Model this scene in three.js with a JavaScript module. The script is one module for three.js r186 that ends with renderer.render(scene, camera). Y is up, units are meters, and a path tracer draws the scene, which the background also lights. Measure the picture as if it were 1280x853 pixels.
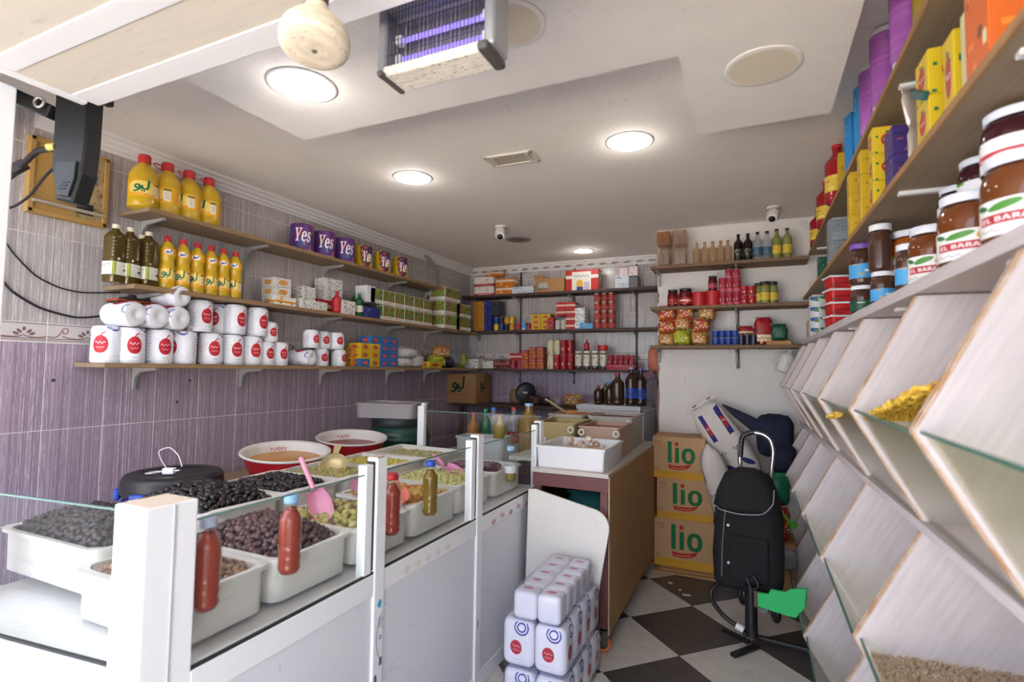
import * as THREE from 'three';
import { RoundedBoxGeometry } from 'three/addons/geometries/RoundedBoxGeometry.js';
import { mergeGeometries, mergeVertices, toCreasedNormals } from 'three/addons/utils/BufferGeometryUtils.js';
import { RectAreaLightUniformsLib } from 'three/addons/lights/RectAreaLightUniformsLib.js';
import { ImprovedNoise } from 'three/addons/math/ImprovedNoise.js';
RectAreaLightUniformsLib.init();

// ---------------------------------------------------------------- camera, sky, exposure
const FOCAL = 660, YAW = 24.6 * Math.PI / 180, PITCH = 3.08 * Math.PI / 180, ROLL = 0.78 * Math.PI / 180, EYE = 1.45;
const scene = new THREE.Scene();
const camera = new THREE.PerspectiveCamera(2 * Math.atan(426.5 / FOCAL) * 180 / Math.PI, 1280 / 853, 0.05, 60);
camera.rotation.order = 'YXZ';
camera.rotation.set(PITCH, YAW, ROLL);
camera.position.set(0, EYE, 0);
camera.focus = 3.4; camera.userData.fStop = 2.8;
camera.updateMatrixWorld(true);
scene.add(camera);
scene.background = new THREE.Color().setRGB(3.5, 3.85, 4.55);   // clear bright sky over the street in front of the shop
// high sun from behind the building: the shop front lies in shade, the street beyond the pavement is sunlit
const sun = new THREE.DirectionalLight(new THREE.Color().setRGB(1, .95, .87), 105);
sun.position.set(-3, 9, -4.2); sun.target.position.set(0, 0, 3); sun.castShadow = true; sun.shadow.mapSize.set(2048, 2048);
Object.assign(sun.shadow.camera, { left: -12, right: 12, top: 12, bottom: -12, near: .1, far: 30 });
scene.add(sun, sun.target);
const renderer = new THREE.WebGLRenderer();
renderer.toneMapping = THREE.LinearToneMapping;
renderer.toneMappingExposure = 1.07;
renderer.shadowMap.enabled = true;
const LED_POWER = 11.5, LED_COLOR = new THREE.Color().setRGB(1, 0.95, 0.9);

// ---------------------------------------------------------------- pixel -> world helpers (distance always from a known plane)
const F = new THREE.Vector3(), RT = new THREE.Vector3(), UP = new THREE.Vector3();
camera.matrixWorld.extractBasis(RT, UP, F); F.negate();
const V = (x, y, z) => new THREE.Vector3(x, y, z);
function on(px, py, axis, v) {
  const d = F.clone().addScaledVector(RT, (px - 640) / FOCAL).addScaledVector(UP, -(py - 426.5) / FOCAL);
  const c = camera.position, k = ['x', 'y', 'z'][axis], t = (v - c[k]) / d[k];
  return c.clone().addScaledVector(d, t);
}
function proj(x, y, z) {
  const d = V(x, y, z).sub(camera.position), w = d.dot(F);
  return [640 + FOCAL * d.dot(RT) / w, 426.5 - FOCAL * d.dot(UP) / w];
}
function bis(f, a, b) { let fa = f(a); for (let i = 0; i < 50; i++) { const m = (a + b) / 2, fm = f(m); if ((fm < 0) === (fa < 0)) { a = m; fa = fm; } else b = m; } return (a + b) / 2; }
const zFor = (px, x, y) => x < 0 ? bis(z => proj(x, y, z)[0] - px, -7.5, -0.65) : bis(z => proj(x, y, z)[0] - px, -7.5, -0.45);
const xFor = (px, y, z) => bis(x => proj(x, y, z)[0] - px, -4, 2);
const yFor = (py, x, z) => bis(y => proj(x, y, z)[1] - py, -0.5, 3.2);

// ---------------------------------------------------------------- small tools
let seed = 20240611;
const rnd = () => { seed = (seed * 1664525 + 1013904223) >>> 0; return seed / 4294967296; };
const rr = (a, b) => a + (b - a) * rnd();
const noise = new ImprovedNoise();
const used = {};
function numbered(n) { if (!(n in used)) { used[n] = 0; return n; } used[n]++; return n + '_' + String(used[n]).padStart(3, '0'); }
function thing(name, label, category, pos = [0, 0, 0], turn = 0, group) {
  const o = new THREE.Group(); o.name = numbered(name); o.position.set(...pos); o.rotation.y = turn;
  o.userData = { label, category }; if (group) o.userData.group = group; scene.add(o); return o;
}
function part(name, geo, m, parent, pos, rot) {
  const o = new THREE.Mesh(geo, m); o.name = name; if (pos) o.position.set(...pos); if (rot) o.rotation.set(...rot); parent.add(o); return o;
}
function single(name, geo, m, label, category, pos, rot, group) {
  const o = new THREE.Mesh(geo, m); o.name = numbered(name); if (pos) o.position.set(...pos); if (rot) o.rotation.set(...rot);
  o.userData = { label, category }; if (group) o.userData.group = group; scene.add(o); return o;
}
function struct(name, label, category, geo, m, pos) {
  const o = geo ? new THREE.Mesh(geo, m) : new THREE.Group(); o.name = name; if (pos) o.position.set(...pos);
  o.userData = { kind: 'structure', label, category }; scene.add(o); return o;
}
function copyOf(o, name, pos, turn = 0, label, group) {
  const c = o.clone(); c.name = numbered(name); c.position.set(...pos); c.rotation.y = turn;
  c.userData = { ...o.userData }; if (label) c.userData.label = label; if (group) c.userData.group = group; scene.add(c); return c;
}
const mats = {};
function mat(rgb, rough = 0.6, opts = {}) {
  const key = JSON.stringify([rgb, rough, Object.keys(opts).map(k => [k, opts[k]?.uuid ?? opts[k]])]);
  if (mats[key]) return mats[key];
  const phys = ['transmission', 'clearcoat', 'sheen', 'ior', 'thickness', 'specularIntensity'].some(k => k in opts);
  const m = new (phys ? THREE.MeshPhysicalMaterial : THREE.MeshStandardMaterial)({ roughness: rough, ...opts });
  if (Array.isArray(rgb)) m.color.setRGB(...rgb); else m.color.set(rgb);
  return mats[key] = m;
}
const bx = (w, h, d) => new THREE.BoxGeometry(w, h, d);
const rb = (w, h, d, r = 0.006, s = 1) => new RoundedBoxGeometry(w, h, d, s, Math.min(r, w / 2.01, h / 2.01, d / 2.01));
const cyl = (r1, r2, h, n = 20) => new THREE.CylinderGeometry(r1, r2, h, n);
const lathe = (pts, n = 20) => new THREE.LatheGeometry(pts.map(p => new THREE.Vector2(p[0], p[1])), n);
const tube = (pts, r, n = 24, k = 8, closed = false) => new THREE.TubeGeometry(new THREE.CatmullRomCurve3(pts.map(p => p.isVector3 ? p : V(...p)), closed, 'catmullrom', 0.35), n, r, k, closed);
const at = (g, x = 0, y = 0, z = 0, rx = 0, ry = 0, rz = 0) => { if (rx) g.rotateX(rx); if (ry) g.rotateY(ry); if (rz) g.rotateZ(rz); g.translate(x, y, z); return g; };
const join = gs => mergeGeometries(gs.map(g => { const q = g.index ? g.toNonIndexed() : g; q.clearGroups?.(); for (const k of Object.keys(q.attributes)) if (!['position', 'normal', 'uv'].includes(k)) q.deleteAttribute(k); return q; }));
function bar(a, b, r, n = 10) { const A = V(...a), B = V(...b), d = B.clone().sub(A), g = cyl(r, r, d.length(), n); g.applyQuaternion(new THREE.Quaternion().setFromUnitVectors(V(0, 1, 0), d.clone().normalize())); g.translate((A.x + B.x) / 2, (A.y + B.y) / 2, (A.z + B.z) / 2); return g; }
// extrude a polygon of (a,b) along an axis; plane 'xy' extruded along z from 0 to len
function ext(pts, len, bevel = 0, curve = 6) {
  const s = new THREE.Shape(pts.map(p => new THREE.Vector2(p[0], p[1])));
  return new THREE.ExtrudeGeometry(s, { depth: len, bevelEnabled: bevel > 0, bevelSize: bevel, bevelThickness: bevel, bevelSegments: 1, curveSegments: curve });
}
// ring-lofted vessel: rings of rounded rectangles [halfW, halfD, cornerR, y]; wob shakes the rim
function rrRing(hw, hd, r, n) {
  const p = [], c = [[hw - r, hd - r, 0], [-(hw - r), hd - r, 90], [-(hw - r), -(hd - r), 180], [hw - r, -(hd - r), 270]];
  for (const [cx, cz, a0] of c) for (let i = 0; i <= n; i++) { const a = (a0 + 90 * i / n) * Math.PI / 180; p.push([cx + r * Math.cos(a), cz + r * Math.sin(a)]); }
  return p;
}
function loft(rings, n = 3, capEnds = true, wob = 0) {
  const pos = [], uv = [], idx = []; const R = rings.map(q => rrRing(q[0], q[1], Math.max(0.001, Math.min(q[2], q[0] * 0.99, q[1] * 0.99)), n)); const m = R[0].length;
  R.forEach((ring, k) => { for (let i = 0; i <= m; i++) { const q = ring[i % m], y = rings[k][3], w = rings[k][4] ? wob * noise.noise(q[0] * 14 + k * 0.01, q[1] * 14, rings[0][3] * 31 + rings[0][0] * 77) : 0; pos.push(q[0], y + w, q[1]); uv.push(i / m, k / (rings.length - 1)); } });
  for (let k = 0; k < rings.length - 1; k++) for (let i = 0; i < m; i++) { const a = k * (m + 1) + i, b = a + 1, c = a + m + 1, d = c + 1; idx.push(a, c, b, b, c, d); }
  if (capEnds) for (const k of [0, rings.length - 1]) { const cI = pos.length / 3; pos.push(0, rings[k][3], 0); uv.push(.5, .5); for (let i = 0; i < m; i++) { const a = k * (m + 1) + i; k === 0 ? idx.push(cI, a, a + 1) : idx.push(cI, a + 1, a); } }
  const g = new THREE.BufferGeometry(); g.setAttribute('position', new THREE.Float32BufferAttribute(pos, 3)); g.setAttribute('uv', new THREE.Float32BufferAttribute(uv, 2)); g.setIndex(idx); g.computeVertexNormals();
  return toCreasedNormals(g, 0.7);
}
const tubGeo = (w, d, h, t = 0.012, r = 0.04, wob = 0) => loft([[w / 2 * .93, d / 2 * .93, r, 0], [w / 2 - t, d / 2 - t, r, h - .02], [w / 2 - t, d / 2 - t, r, h - .012, 1], [w / 2, d / 2, r, h - .012, 1], [w / 2, d / 2, r, h, 1], [w / 2 - t * 2, d / 2 - t * 2, r, h, 1], [w / 2 * .93 - t, d / 2 * .93 - t, r, t]], 3, true, wob);

// ---------------------------------------------------------------- textures
function canvas(w, h, draw) {
  const c = document.createElement('canvas'); c.width = w; c.height = h; const g = c.getContext('2d'); draw(g, w, h);
  const t = new THREE.CanvasTexture(c); t.colorSpace = THREE.SRGBColorSpace; t.magFilter = THREE.LinearFilter; return t;
}
function dataTex(w, h, f, srgb = true) {
  const d = new Uint8Array(w * h * 4);
  for (let y = 0; y < h; y++) for (let x = 0; x < w; x++) { const c = f(x, y), i = (y * w + x) * 4; d[i] = c[0]; d[i + 1] = c[1]; d[i + 2] = c[2]; d[i + 3] = 255; }
  const t = new THREE.DataTexture(d, w, h); if (srgb) t.colorSpace = THREE.SRGBColorSpace; t.magFilter = THREE.LinearFilter; t.wrapS = t.wrapT = THREE.RepeatWrapping; t.needsUpdate = true; return t;
}
const cl = v => Math.max(0, Math.min(255, v));
function rep(t, x, y) { const c = t.clone(); c.repeat.set(x, y); c.needsUpdate = true; return c; }

// ================================================================= THE SETTING
const XL = -2.98, ZB = -5.33, ZW = -4.38, XW = -0.705, XR = 0.75, HC = 2.6, HS = 2.45;
// streaked glazed wall tiles: thin vertical threads of colour
function streak(base, dev, s) {
  const cols = []; seed = s; for (let x = 0; x < 128; x++) cols.push([rr(-1, 1), rr(0.6, 1.7), rr(0, 99), rnd() < .16 ? rr(.8, 2) : 0]);
  return dataTex(128, 128, (x, y) => { const c = cols[x]; const n = noise.noise(x * .4, y * .035 * c[1] + c[2], s % 97) + .5 * noise.noise(x * .9, y * .12 + c[2], 3.3 + s % 7); const k = (c[0] * .9 + n * .7 + c[3] * (n > 0 ? 1 : .2)) * dev; return [cl(base[0] + k), cl(base[1] + k * 1.02), cl(base[2] + k)]; });
}
const tilePurple = [11, 12, 13].map(s => mat([1, 1, 1], .22, { map: streak([160, 142, 155], 24, s), name: 'purple_tile' }));
const tileGrey = [21, 22, 23].map(s => mat([1, 1, 1], .2, { map: streak([178, 171, 169], 20, s), name: 'grey_tile' }));
const borderTex = canvas(256, 96, (g, w, h) => {
  g.fillStyle = '#c9c2bd'; g.fillRect(0, 0, w, h); g.fillStyle = '#8a7f80'; g.fillRect(0, 0, w, 6); g.fillStyle = '#5e4a4c'; g.fillRect(0, h - 20, w, 4); g.fillStyle = '#8b6f70'; g.fillRect(0, h - 11, w, 5);
  g.strokeStyle = '#8d6468'; g.lineWidth = 6; g.beginPath(); g.moveTo(0, 66); g.bezierCurveTo(40, 78, 50, 60, 60, 30); g.bezierCurveTo(68, 10, 88, 16, 84, 36); g.bezierCurveTo(80, 56, 60, 50, 66, 34); g.moveTo(62, 62); g.bezierCurveTo(100, 80, 150, 76, 168, 62); g.bezierCurveTo(200, 80, 230, 76, 256, 66); g.stroke();
  g.fillStyle = '#7a5a5e'; for (const [x, y, a] of [[170, 34, 0], [152, 44, -.7], [190, 44, .7], [140, 56, -1.1], [202, 56, 1.1]]) { g.save(); g.translate(x, y); g.rotate(a); g.beginPath(); g.ellipse(0, 0, 7, 13, 0, 0, 6.3); g.fill(); g.restore(); }
  g.fillStyle = '#c9c2bd'; g.beginPath(); g.ellipse(171, 44, 5, 5, 0, 0, 6.3); g.fill();
});
const borderMat = mat([1, 1, 1], .3, { map: borderTex });
const plaster = mat([.62, .59, .57], .9), grout = mat([.72, .68, .66], .95);
const paintTex = dataTex(256, 256, (x, y) => { const n = noise.noise(x * .045, y * .045, 4.2) * 5 + noise.noise(x * .3, y * .3, 1.1) * 3 + (noise.noise(x * .09, y * .09, 9.7) > .52 ? -12 : 0); return [cl(240 + n), cl(236 + n), cl(232 + n * .9)]; });
const whitePaint = mat([.82, .81, .8], .75, { map: rep(paintTex, 1, 1) });
const softTex = dataTex(128, 128, (x, y) => { const n = noise.noise(x * .05, y * .05, 4.2) * 3 + noise.noise(x * .4, y * .4, 1.1) * 2 + (noise.noise(x * .5, y * .5, 6.7) > .62 ? -16 : 0); return [cl(243 + n), cl(240 + n), cl(237 + n)]; });
const ceilPaint = mat([.97, .945, .92], .8, { map: rep(softTex, 3, 3) });

const wallLeft = struct('wall_left', 'long tiled shop wall, purple below and grey above a scroll border', 'wall');
part('backing', bx(.12, HC, 5.4), grout, wallLeft, [XL - .0618, HC / 2, -2.7]);
const wallBack = struct('wall_back', 'dim tiled wall at the far end behind dark shelves', 'wall');
part('backing', bx(XW - XL + .2, HC, .12), grout, wallBack, [(XL + XW) / 2, HC / 2, ZB - .0618]);
const TW = .25, TH = .405, G = .003, rowsY = [[-.071 + .0, .329, 0], [.329, .734, 0], [.734, 1.139, 0], [1.139, 1.545, 0], [1.545, 1.634, 2], [1.634, 2.04, 1], [2.04, 2.445, 1], [2.445, HC, 1]];
const tileGeo = {};
for (const [a, b] of rowsY) { const y0 = Math.max(0, a), h = b - y0; tileGeo[a] = rb(TW - G, h - G, .012, .0025); }
rowsY.forEach(([a, b, kind], r) => {
  const y0 = Math.max(0, a), yc = (y0 + b) / 2;
  for (let k = 0; k < 21; k++) { const z = -.075 - TW * k - TW / 2 - .0; if (z - TW / 2 < ZB - .02) continue; const m = kind === 2 ? borderMat : (kind ? tileGrey : tilePurple)[(k * 7 + r * 3) % 3]; part(kind === 2 ? 'border_tile' : 'tile', tileGeo[a], m, wallLeft, [XL - .006, yc, z], [0, Math.PI / 2, 0]); }
  for (let k = 0; k < 9; k++) { const x = XL + TW * k + TW / 2; const m = kind === 2 ? borderMat : (kind ? tileGrey : tilePurple)[(k * 5 + r * 2) % 3]; part(kind === 2 ? 'border_tile' : 'tile', tileGeo[a], m, wallBack, [x, yc, ZB - .006]); }
});
for (const [z, y] of [[-1.36, 1.37], [-2.02, 1.36], [-1.95, 1.24]]) { const p = part('drill_hole', cyl(.008, .008, .004, 10), mat([.07, .05, .045], .9), wallLeft, [XL + .001, y, z], [0, 0, Math.PI / 2]); }

const wallPartition = struct('wall_partition', 'white painted wall block with three bracket shelves', 'wall', bx(XR - XW, HC, ZW - ZB + .12), whitePaint, [(XR + XW) / 2, HC / 2, (ZW + ZB - .12) / 2]);
const bareEdge = mat([.33, .2, .13], .9);
for (const [y, h] of [[.9, .5], [1.32, .22], [1.55, .12], [2.0, .1]]) part('chipped_edge', ext([[0, 0], [.012, h * .1], [.008, h * .4], [.016, h * .7], [.004, h], [-.003, h], [-.003, 0]], .003), bareEdge, wallPartition, [XW - (XR + XW) / 2, y - HC / 2, ZW - (ZW + ZB - .12) / 2]);
const wallRight = struct('wall_right', 'plain wall behind the shelves and grain bins', 'wall', bx(.12, HC, 5.4), whitePaint, [XR + .06, HC / 2, -2.2]);
// ceiling and the lower slab over the entrance
const ceiling = struct('ceiling', 'flat painted shop ceiling with recessed lights', 'ceiling', bx(XR - XL + .24, .12, 4.8), ceilPaint, [(XR + XL) / 2, HC + .06, ZB - .12 + 2.4]);
const slabShape = new THREE.Shape([[-1.8, 1.0], [-1.8, 1.69], [-.205, 1.69], [-.21, 2.3], [.28, 2.3], [.28, 1.0]].map(p => new THREE.Vector2(...p)));
const slabG = new THREE.ExtrudeGeometry(slabShape, { depth: HC - HS, bevelEnabled: false }); slabG.rotateX(-Math.PI / 2); slabG.translate(0, HS, 0);
struct('trim_1', 'dropped plaster panel stepping down from the ceiling', 'ceiling panel', slabG, mat([.98, .965, .95], .8, { map: rep(softTex, 1.5, 1.5) }));
// peeling paint on the ceiling near the partition
const flakeM = mat([.86, .84, .82], .8);
{ const pl = [[.012, -3.62], [.05, -3.74], [-.05, -3.86], [-.16, -3.93], [-.27, -4.02], [-.36, -4.09], [-.3, -4.13], [-.18, -4.02], [-.06, -3.95], [.08, -3.83], [.16, -3.7], [.24, -3.66], [.3, -3.56], [.14, -3.6]];
  const s = new THREE.Shape(pl.map(p => new THREE.Vector2(p[0], -p[1]))); const g = new THREE.ExtrudeGeometry(s, { depth: .014, bevelEnabled: true, bevelSize: .006, bevelThickness: .004, bevelSegments: 1 }); g.rotateX(-Math.PI / 2);
  const o = part('peeling_paint', g, flakeM, ceiling, [-(XR + XL) / 2, -.064, -(ZB - .12 + 2.4)]); o.rotation.set(.004, 0, 0); }
// cornice along wall_left and wall_back: stepped moulding
const cornM = mat([.78, .76, .75], .7);
const corn = [[0, 0], [.012, 0], [.016, .012], [.03, .018], [.034, .032], [.05, .04], [.058, .055], [.075, .06], [.08, .075], [0, .075]];
{ const g = ext(corn, 4.1); const o = struct('trim_2', 'white stepped cornice along the purple and grey tiled wall', 'cornice', g, cornM, [XL, HC - .075, ZB]); }
{ const g = ext(corn, XW - XL - .002); g.rotateY(-Math.PI / 2); const o = struct('trim_3', 'white cornice with oval ornaments over the far shelves', 'cornice', g, cornM, [XW - .002, HC - .075, ZB]);
  const og = new THREE.SphereGeometry(1, 10, 8); og.scale(.042, .011, .012); const om = mat([.36, .33, .31], .8); for (let k = 0; k < 18; k++) part('ornament', og, om, o, [-.07 - k * .125, .03, .038], [-.6, 0, .18]); }
// floor: diagonal checkerboard of 45 cm tiles, clipped to the room
const floor = struct('floor', 'diagonal checkerboard floor of off white and charcoal tiles', 'floor', bx(XR - XL + .2, .1, 5.2), grout, [(XR + XL) / 2, -.06, -2.9]);
const stoneTex = (b, s) => dataTex(128, 128, (x, y) => { const n = noise.noise(x * .06, y * .06, s) * 9 + noise.noise(x * .35, y * .35, s + 3) * 6 + (noise.noise(x * .16, y * .16, s + 8) > .55 ? -14 : 0); return [cl(b[0] + n), cl(b[1] + n), cl(b[2] + n)]; });
const darkTile = [1.2, 2.9].map(s => mat([1, 1, 1], .32, { map: rep(stoneTex([74, 70, 70], s), 2, 2) })), paleTile = [5.2, 7.7].map(s => mat([1, 1, 1], .32, { map: rep(stoneTex([205, 199, 192], s), 2, 2) }));
function clipPoly(p, f) { const o = []; for (let i = 0; i < p.length; i++) { const a = p[i], b = p[(i + 1) % p.length], fa = f(a), fb = f(b); if (fa >= 0) o.push(a); if ((fa >= 0) !== (fb >= 0)) { const t = fa / (fa - fb); o.push([a[0] + (b[0] - a[0]) * t, a[1] + (b[1] - a[1]) * t]); } } return o; }
{ const D = .318, hd = D - .002;
  for (let i = -9; i <= 4; i++) for (let j = -7; j <= 8; j++) { if ((i + j) & 1) continue; const cx = -.36 + D * i, cz = -3.21 + D * j;
    let p = [[cx + hd, cz], [cx, cz + hd], [cx - hd, cz], [cx, cz - hd]];
    for (const f of [q => q[0] - XL, q => XR - q[0], q => q[1] - ZB, q => -.5 - q[1]]) p = clipPoly(p, f);
    if (p.length < 3) continue; const ar = Math.abs(p.reduce((s, a, k) => { const b = p[(k + 1) % p.length]; return s + a[0] * b[1] - b[0] * a[1]; }, 0)) / 2; if (ar < .004) continue;
    const s = new THREE.Shape(p.map(q => new THREE.Vector2(q[0], -q[1]))); const g = new THREE.ExtrudeGeometry(s, { depth: .011, bevelEnabled: false }); g.rotateX(-Math.PI / 2);
    part('floor_tile', g, (i & 1 ? paleTile : darkTile)[(i * 3 + j * 5 + 99) & 1], floor, [-(XR + XL) / 2, .06 - .011, 2.9]); } }
struct('pavement', 'pale concrete pavement outside the shop entrance', 'pavement', bx(14, .12, 9), mat([.66, .63, .58], .95, { map: rep(stoneTex([215, 210, 204], 3.3), 14, 9) }), [-1, -.075, 4.2]);
// entrance soffit: cream panels between white battens, with a white post at the end
const cream = mat([.8, .75, .66], .55, { map: rep(paintTex, 2, 1) }), whiteMetal = mat([.84, .83, .84], .38);
const soffit = struct('trim_4', 'cream panelled soffit with white battens over the shop entrance', 'soffit');
const SY = 2.3;
{ const z1 = -.945, xl = -1.96, xr = 1.2, len = xr - xl, xm = (xl + xr) / 2;
  part('fascia', rb(len, .34, .03, .004), whiteMetal, soffit, [xm, SY + .17, z1 - .015]);
  part('batten', rb(len, .02, .055, .003), whiteMetal, soffit, [xm, SY + .01, z1 + .02]);
  part('panel', bx(len, .012, .15), cream, soffit, [xm, SY + .009, z1 + .115]);
  part('batten', rb(len, .02, .065, .003), whiteMetal, soffit, [xm, SY + .01, z1 + .22]);
  part('panel', bx(len, .012, .55), cream, soffit, [xm, SY + .009, z1 + .52]);
  part('batten', rb(len, .02, .06, .003), whiteMetal, soffit, [xm, SY + .01, z1 + .82]);
  part('panel', bx(len, .012, .6), cream, soffit, [xm, SY + .009, z1 + 1.15]);
  part('end_profile', rb(.03, .05, 1.3, .006), whiteMetal, soffit, [xl - .015, SY + .018, z1 + .65]);
}
struct('trim_5', 'white shutter guide post at the edge of the entrance', 'post', rb(.09, SY, .07, .006), whiteMetal, [-2.105, SY / 2, -.77]);
for (const [n, x0, x1] of [['wall_added_west', -9, XL - .13], ['wall_added_east', XR + .13, 7]]) struct(n, 'unseen plastered facade added beside the shop to shade the pavement', 'wall', bx(x1 - x0, 5.5, .2), plaster, [(x0 + x1) / 2, 2.75, -.79]);  // unseen side walls, added to keep sun off the pavement near the shop
struct('wall_front', 'masonry facade above the soffit, its unseen upper part raised to shade the pavement', 'wall', bx(XR - XL + .24, 3.2, .1), plaster, [(XR + XL) / 2, SY + 1.65, -.74 - .0]);  // upper part is out of view, built tall to shade the pavement

// ================================================================= DISPLAY COUNTER
const alu = mat([.86, .86, .87], .35), gasket = mat([.02, .02, .022], .6), sheetWhite = mat([.84, .84, .87], .3, { map: rep(paintTex, 1, 1) }), sealant = mat([.86, .85, .82], .6);
const glass = new THREE.MeshPhysicalMaterial({ color: 0xf3f7f6, transmission: 1, thickness: 0, roughness: .09, ior: 1.5, specularIntensity: .6 }), glassEdge = mat([.16, .3, .27], .2, { transmission: .3, thickness: 0 });
const dirtySheet = mat([.83, .83, .86], .34, { map: canvas(256, 256, (g, w, h) => { g.fillStyle = '#f4f3f6'; g.fillRect(0, 0, w, h); seed = 5; for (let i = 0; i < 30; i++) { g.fillStyle = `rgba(120,100,90,${rr(.03, .1)})`; g.beginPath(); g.ellipse(rr(0, w), rr(0, h), rr(1, 4), rr(1, 3), 0, 0, 6.3); g.fill(); } for (let i = 0; i < 9; i++) { g.strokeStyle = 'rgba(90,80,80,.16)'; g.lineWidth = 1.5; g.beginPath(); const x = rr(0, w), y = rr(0, h); g.moveTo(x, y); g.lineTo(x + rr(-14, 14), y + rr(-8, 20)); g.stroke(); } }) });
const counter = thing('display_counter', 'white aluminium display counter with glass panes holding tubs of olives', 'counter');
const CX = -1.15, CY = .77, CT = 1.145, ZF = -.775;
function pane(parent, len, h, pos, turn) {   // real sheet: two faces of clear glass and a green edge strip along the top
  const m = part('glass_pane', new THREE.PlaneGeometry(len, h), glass, parent, pos); m.rotation.y = turn;
  const e = part('glass_edge', bx(len, .004, .006), glassEdge, parent, [pos[0], pos[1] + h / 2, pos[2]]); e.rotation.y = turn; return m;
}
// long side facing the aisle
part('worktop', bx(.98, .02, 2.17), sheetWhite, counter, [CX - .5, CY - .025, -1.9]);
for (const [z0, z1] of [[-.812, -1.44], [-1.49, -2.15], [-2.205, -2.93]]) {
  part('lower_panel', rb(.012, .65, z0 - z1, .002), dirtySheet, counter, [CX - .012, .385, (z0 + z1) / 2]);
  part('bottom_rail', rb(.03, .07, z0 - z1, .004), alu, counter, [CX - .016, .035, (z0 + z1) / 2]);
  part('top_rail', rb(.035, .075, z0 - z1, .004), alu, counter, [CX - .0175, CY - .04, (z0 + z1) / 2]);
  part('gasket', bx(.008, .008, z0 - z1), gasket, counter, [CX - .006, CY, (z0 + z1) / 2]);
  pane(counter, z0 - z1, CT - CY - .045, [CX - .012, (CT + CY) / 2 - .025, (z0 + z1) / 2], Math.PI / 2);
}
for (const [z, w] of [[-1.465, .052], [-2.178, .052], [-2.955, .055]]) {
  part('post', rb(.045, CT, w, .004), alu, counter, [CX - .018, CT / 2, z]);
  part('gasket', bx(.03, CT - CY - .02, .01), gasket, counter, [CX - .02, (CT + CY) / 2, z + w / 2 + .006]);
  part('jamb', rb(.035, CT - CY - .01, .035, .003), alu, counter, [CX - .02, (CT + CY) / 2 - .012, z + w / 2 + .03]);
  part('post_cap', ext([[-.02, -.024], [.021, -.024], [.018, .02], [-.004, .026], [-.021, .012]], .004), mat([.5, .42, .34], .8), counter, [CX - .018, CT, z], [-Math.PI / 2, 0, 0]);
}
part('post', rb(.02, CT - .1, .02, .003), alu, counter, [CX + .0, (CT - .1) / 2, -2.995]);
// corner post: two faces and an inner return
{ const c = part('corner_post', rb(.11, CT + .005, .115, .004), alu, counter, [CX - .056, CT / 2, -.757]);
  part('groove', bx(.003, CT, .004), mat([.5, .5, .5], .6), c, [.056, 0, -.004]);
  part('end_grain', bx(.095, .003, .1), mat([.72, .58, .46], .8), c, [0, CT / 2 + .002, 0]); }
// front side, slightly skewed towards the street
{ const g = new THREE.Group(); g.name = 'front_frame'; g.position.set(CX - .105, 0, -.757); g.rotation.y = .108; counter.add(g);
  const L = .93;
  part('lower_panel', rb(L, .7, .012, .002), sheetWhite, g, [-L / 2, .36, 0]);
  part('top_rail', rb(L, .075, .035, .004), alu, g, [-L / 2, CY - .04, 0]);
  part('gasket', bx(L, .008, .008), gasket, g, [-L / 2, CY, .004]);
  pane(g, L, CT - CY - .03, [-L / 2, (CT + CY) / 2 - .015, 0], 0);
  part('post', rb(.06, CT - .005, .04, .004), alu, g, [-L - .03, CT / 2, 0]);
  part('worktop', bx(L, .016, .2), sheetWhite, g, [-L / 2, CY - .02, -.11]); }
part('back_worktop', bx(.5, .02, 1.9), sheetWhite, counter, [-1.87, .8, -1.98]);
part('back_support', bx(.02, .79, 1.9), sheetWhite, counter, [-2.11, .395, -1.98]);
// cross pane at the far end, with its own post
{ const zc = -2.955; pane(counter, .83, .34, [-1.57, 1.0, zc], 0); part('post', rb(.05, .42, .035, .004), alu, counter, [-2.0, .99, zc - .0]); part('post_cap', rb(.03, .02, .03, .002), alu, counter, [-1.985, 1.21, zc]); }
// stickers and paint stains on the counter front
const stain = (c, y, z, w, h, s) => { seed = s; const pts = []; for (let i = 0; i < 11; i++) { const a = i / 11 * 6.283, k = rr(.55, 1); pts.push([Math.cos(a) * w / 2 * k, Math.sin(a) * h / 2 * k]); } const g = ext(pts, .0006); g.rotateY(Math.PI / 2); return part('paint_mark', g, mat(c, .7), counter, [CX + .004, y, z]); };
stain([.05, .35, .6], .66, -1.468, .028, .035, 3); stain([.04, .16, .35], .3, -2.17, .012, .06, 9); stain([.08, .09, .16], .42, -1.455, .02, .05, 11);
for (let i = 0; i < 5; i++) stain([.62, .38, .45], .715 + (i % 2) * .008, -2.32 - i * .1, .06, .03, 30 + i);
for (let i = 0; i < 5; i++) stain([.8, .74, .66], .722, -1.62 - i * .07, .04, .035, 50 + i);
// scratched drawing of a face on the post (plain ink lines)
part('ink_drawing', join([tube([[0, .12, 0], [0, .08, .012], [0, .04, .016], [0, 0, .008], [0, -.02, -.006]], .0012, 16, 5), tube([[0, .13, -.012], [0, .1, 0], [0, .085, .004]], .001, 10, 5), tube([[0, .11, -.016], [0, .09, -.006], [0, .075, -.014]], .001, 10, 5), at(new THREE.TorusGeometry(.006, .0013, 5, 14), 0, .05, -.004, 0, Math.PI / 2), at(bx(.001, .026, .014), 0, -.03, -.008)]), mat([.1, .12, .2], .7), counter, [CX + .0052, .5, -1.47]);

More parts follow.
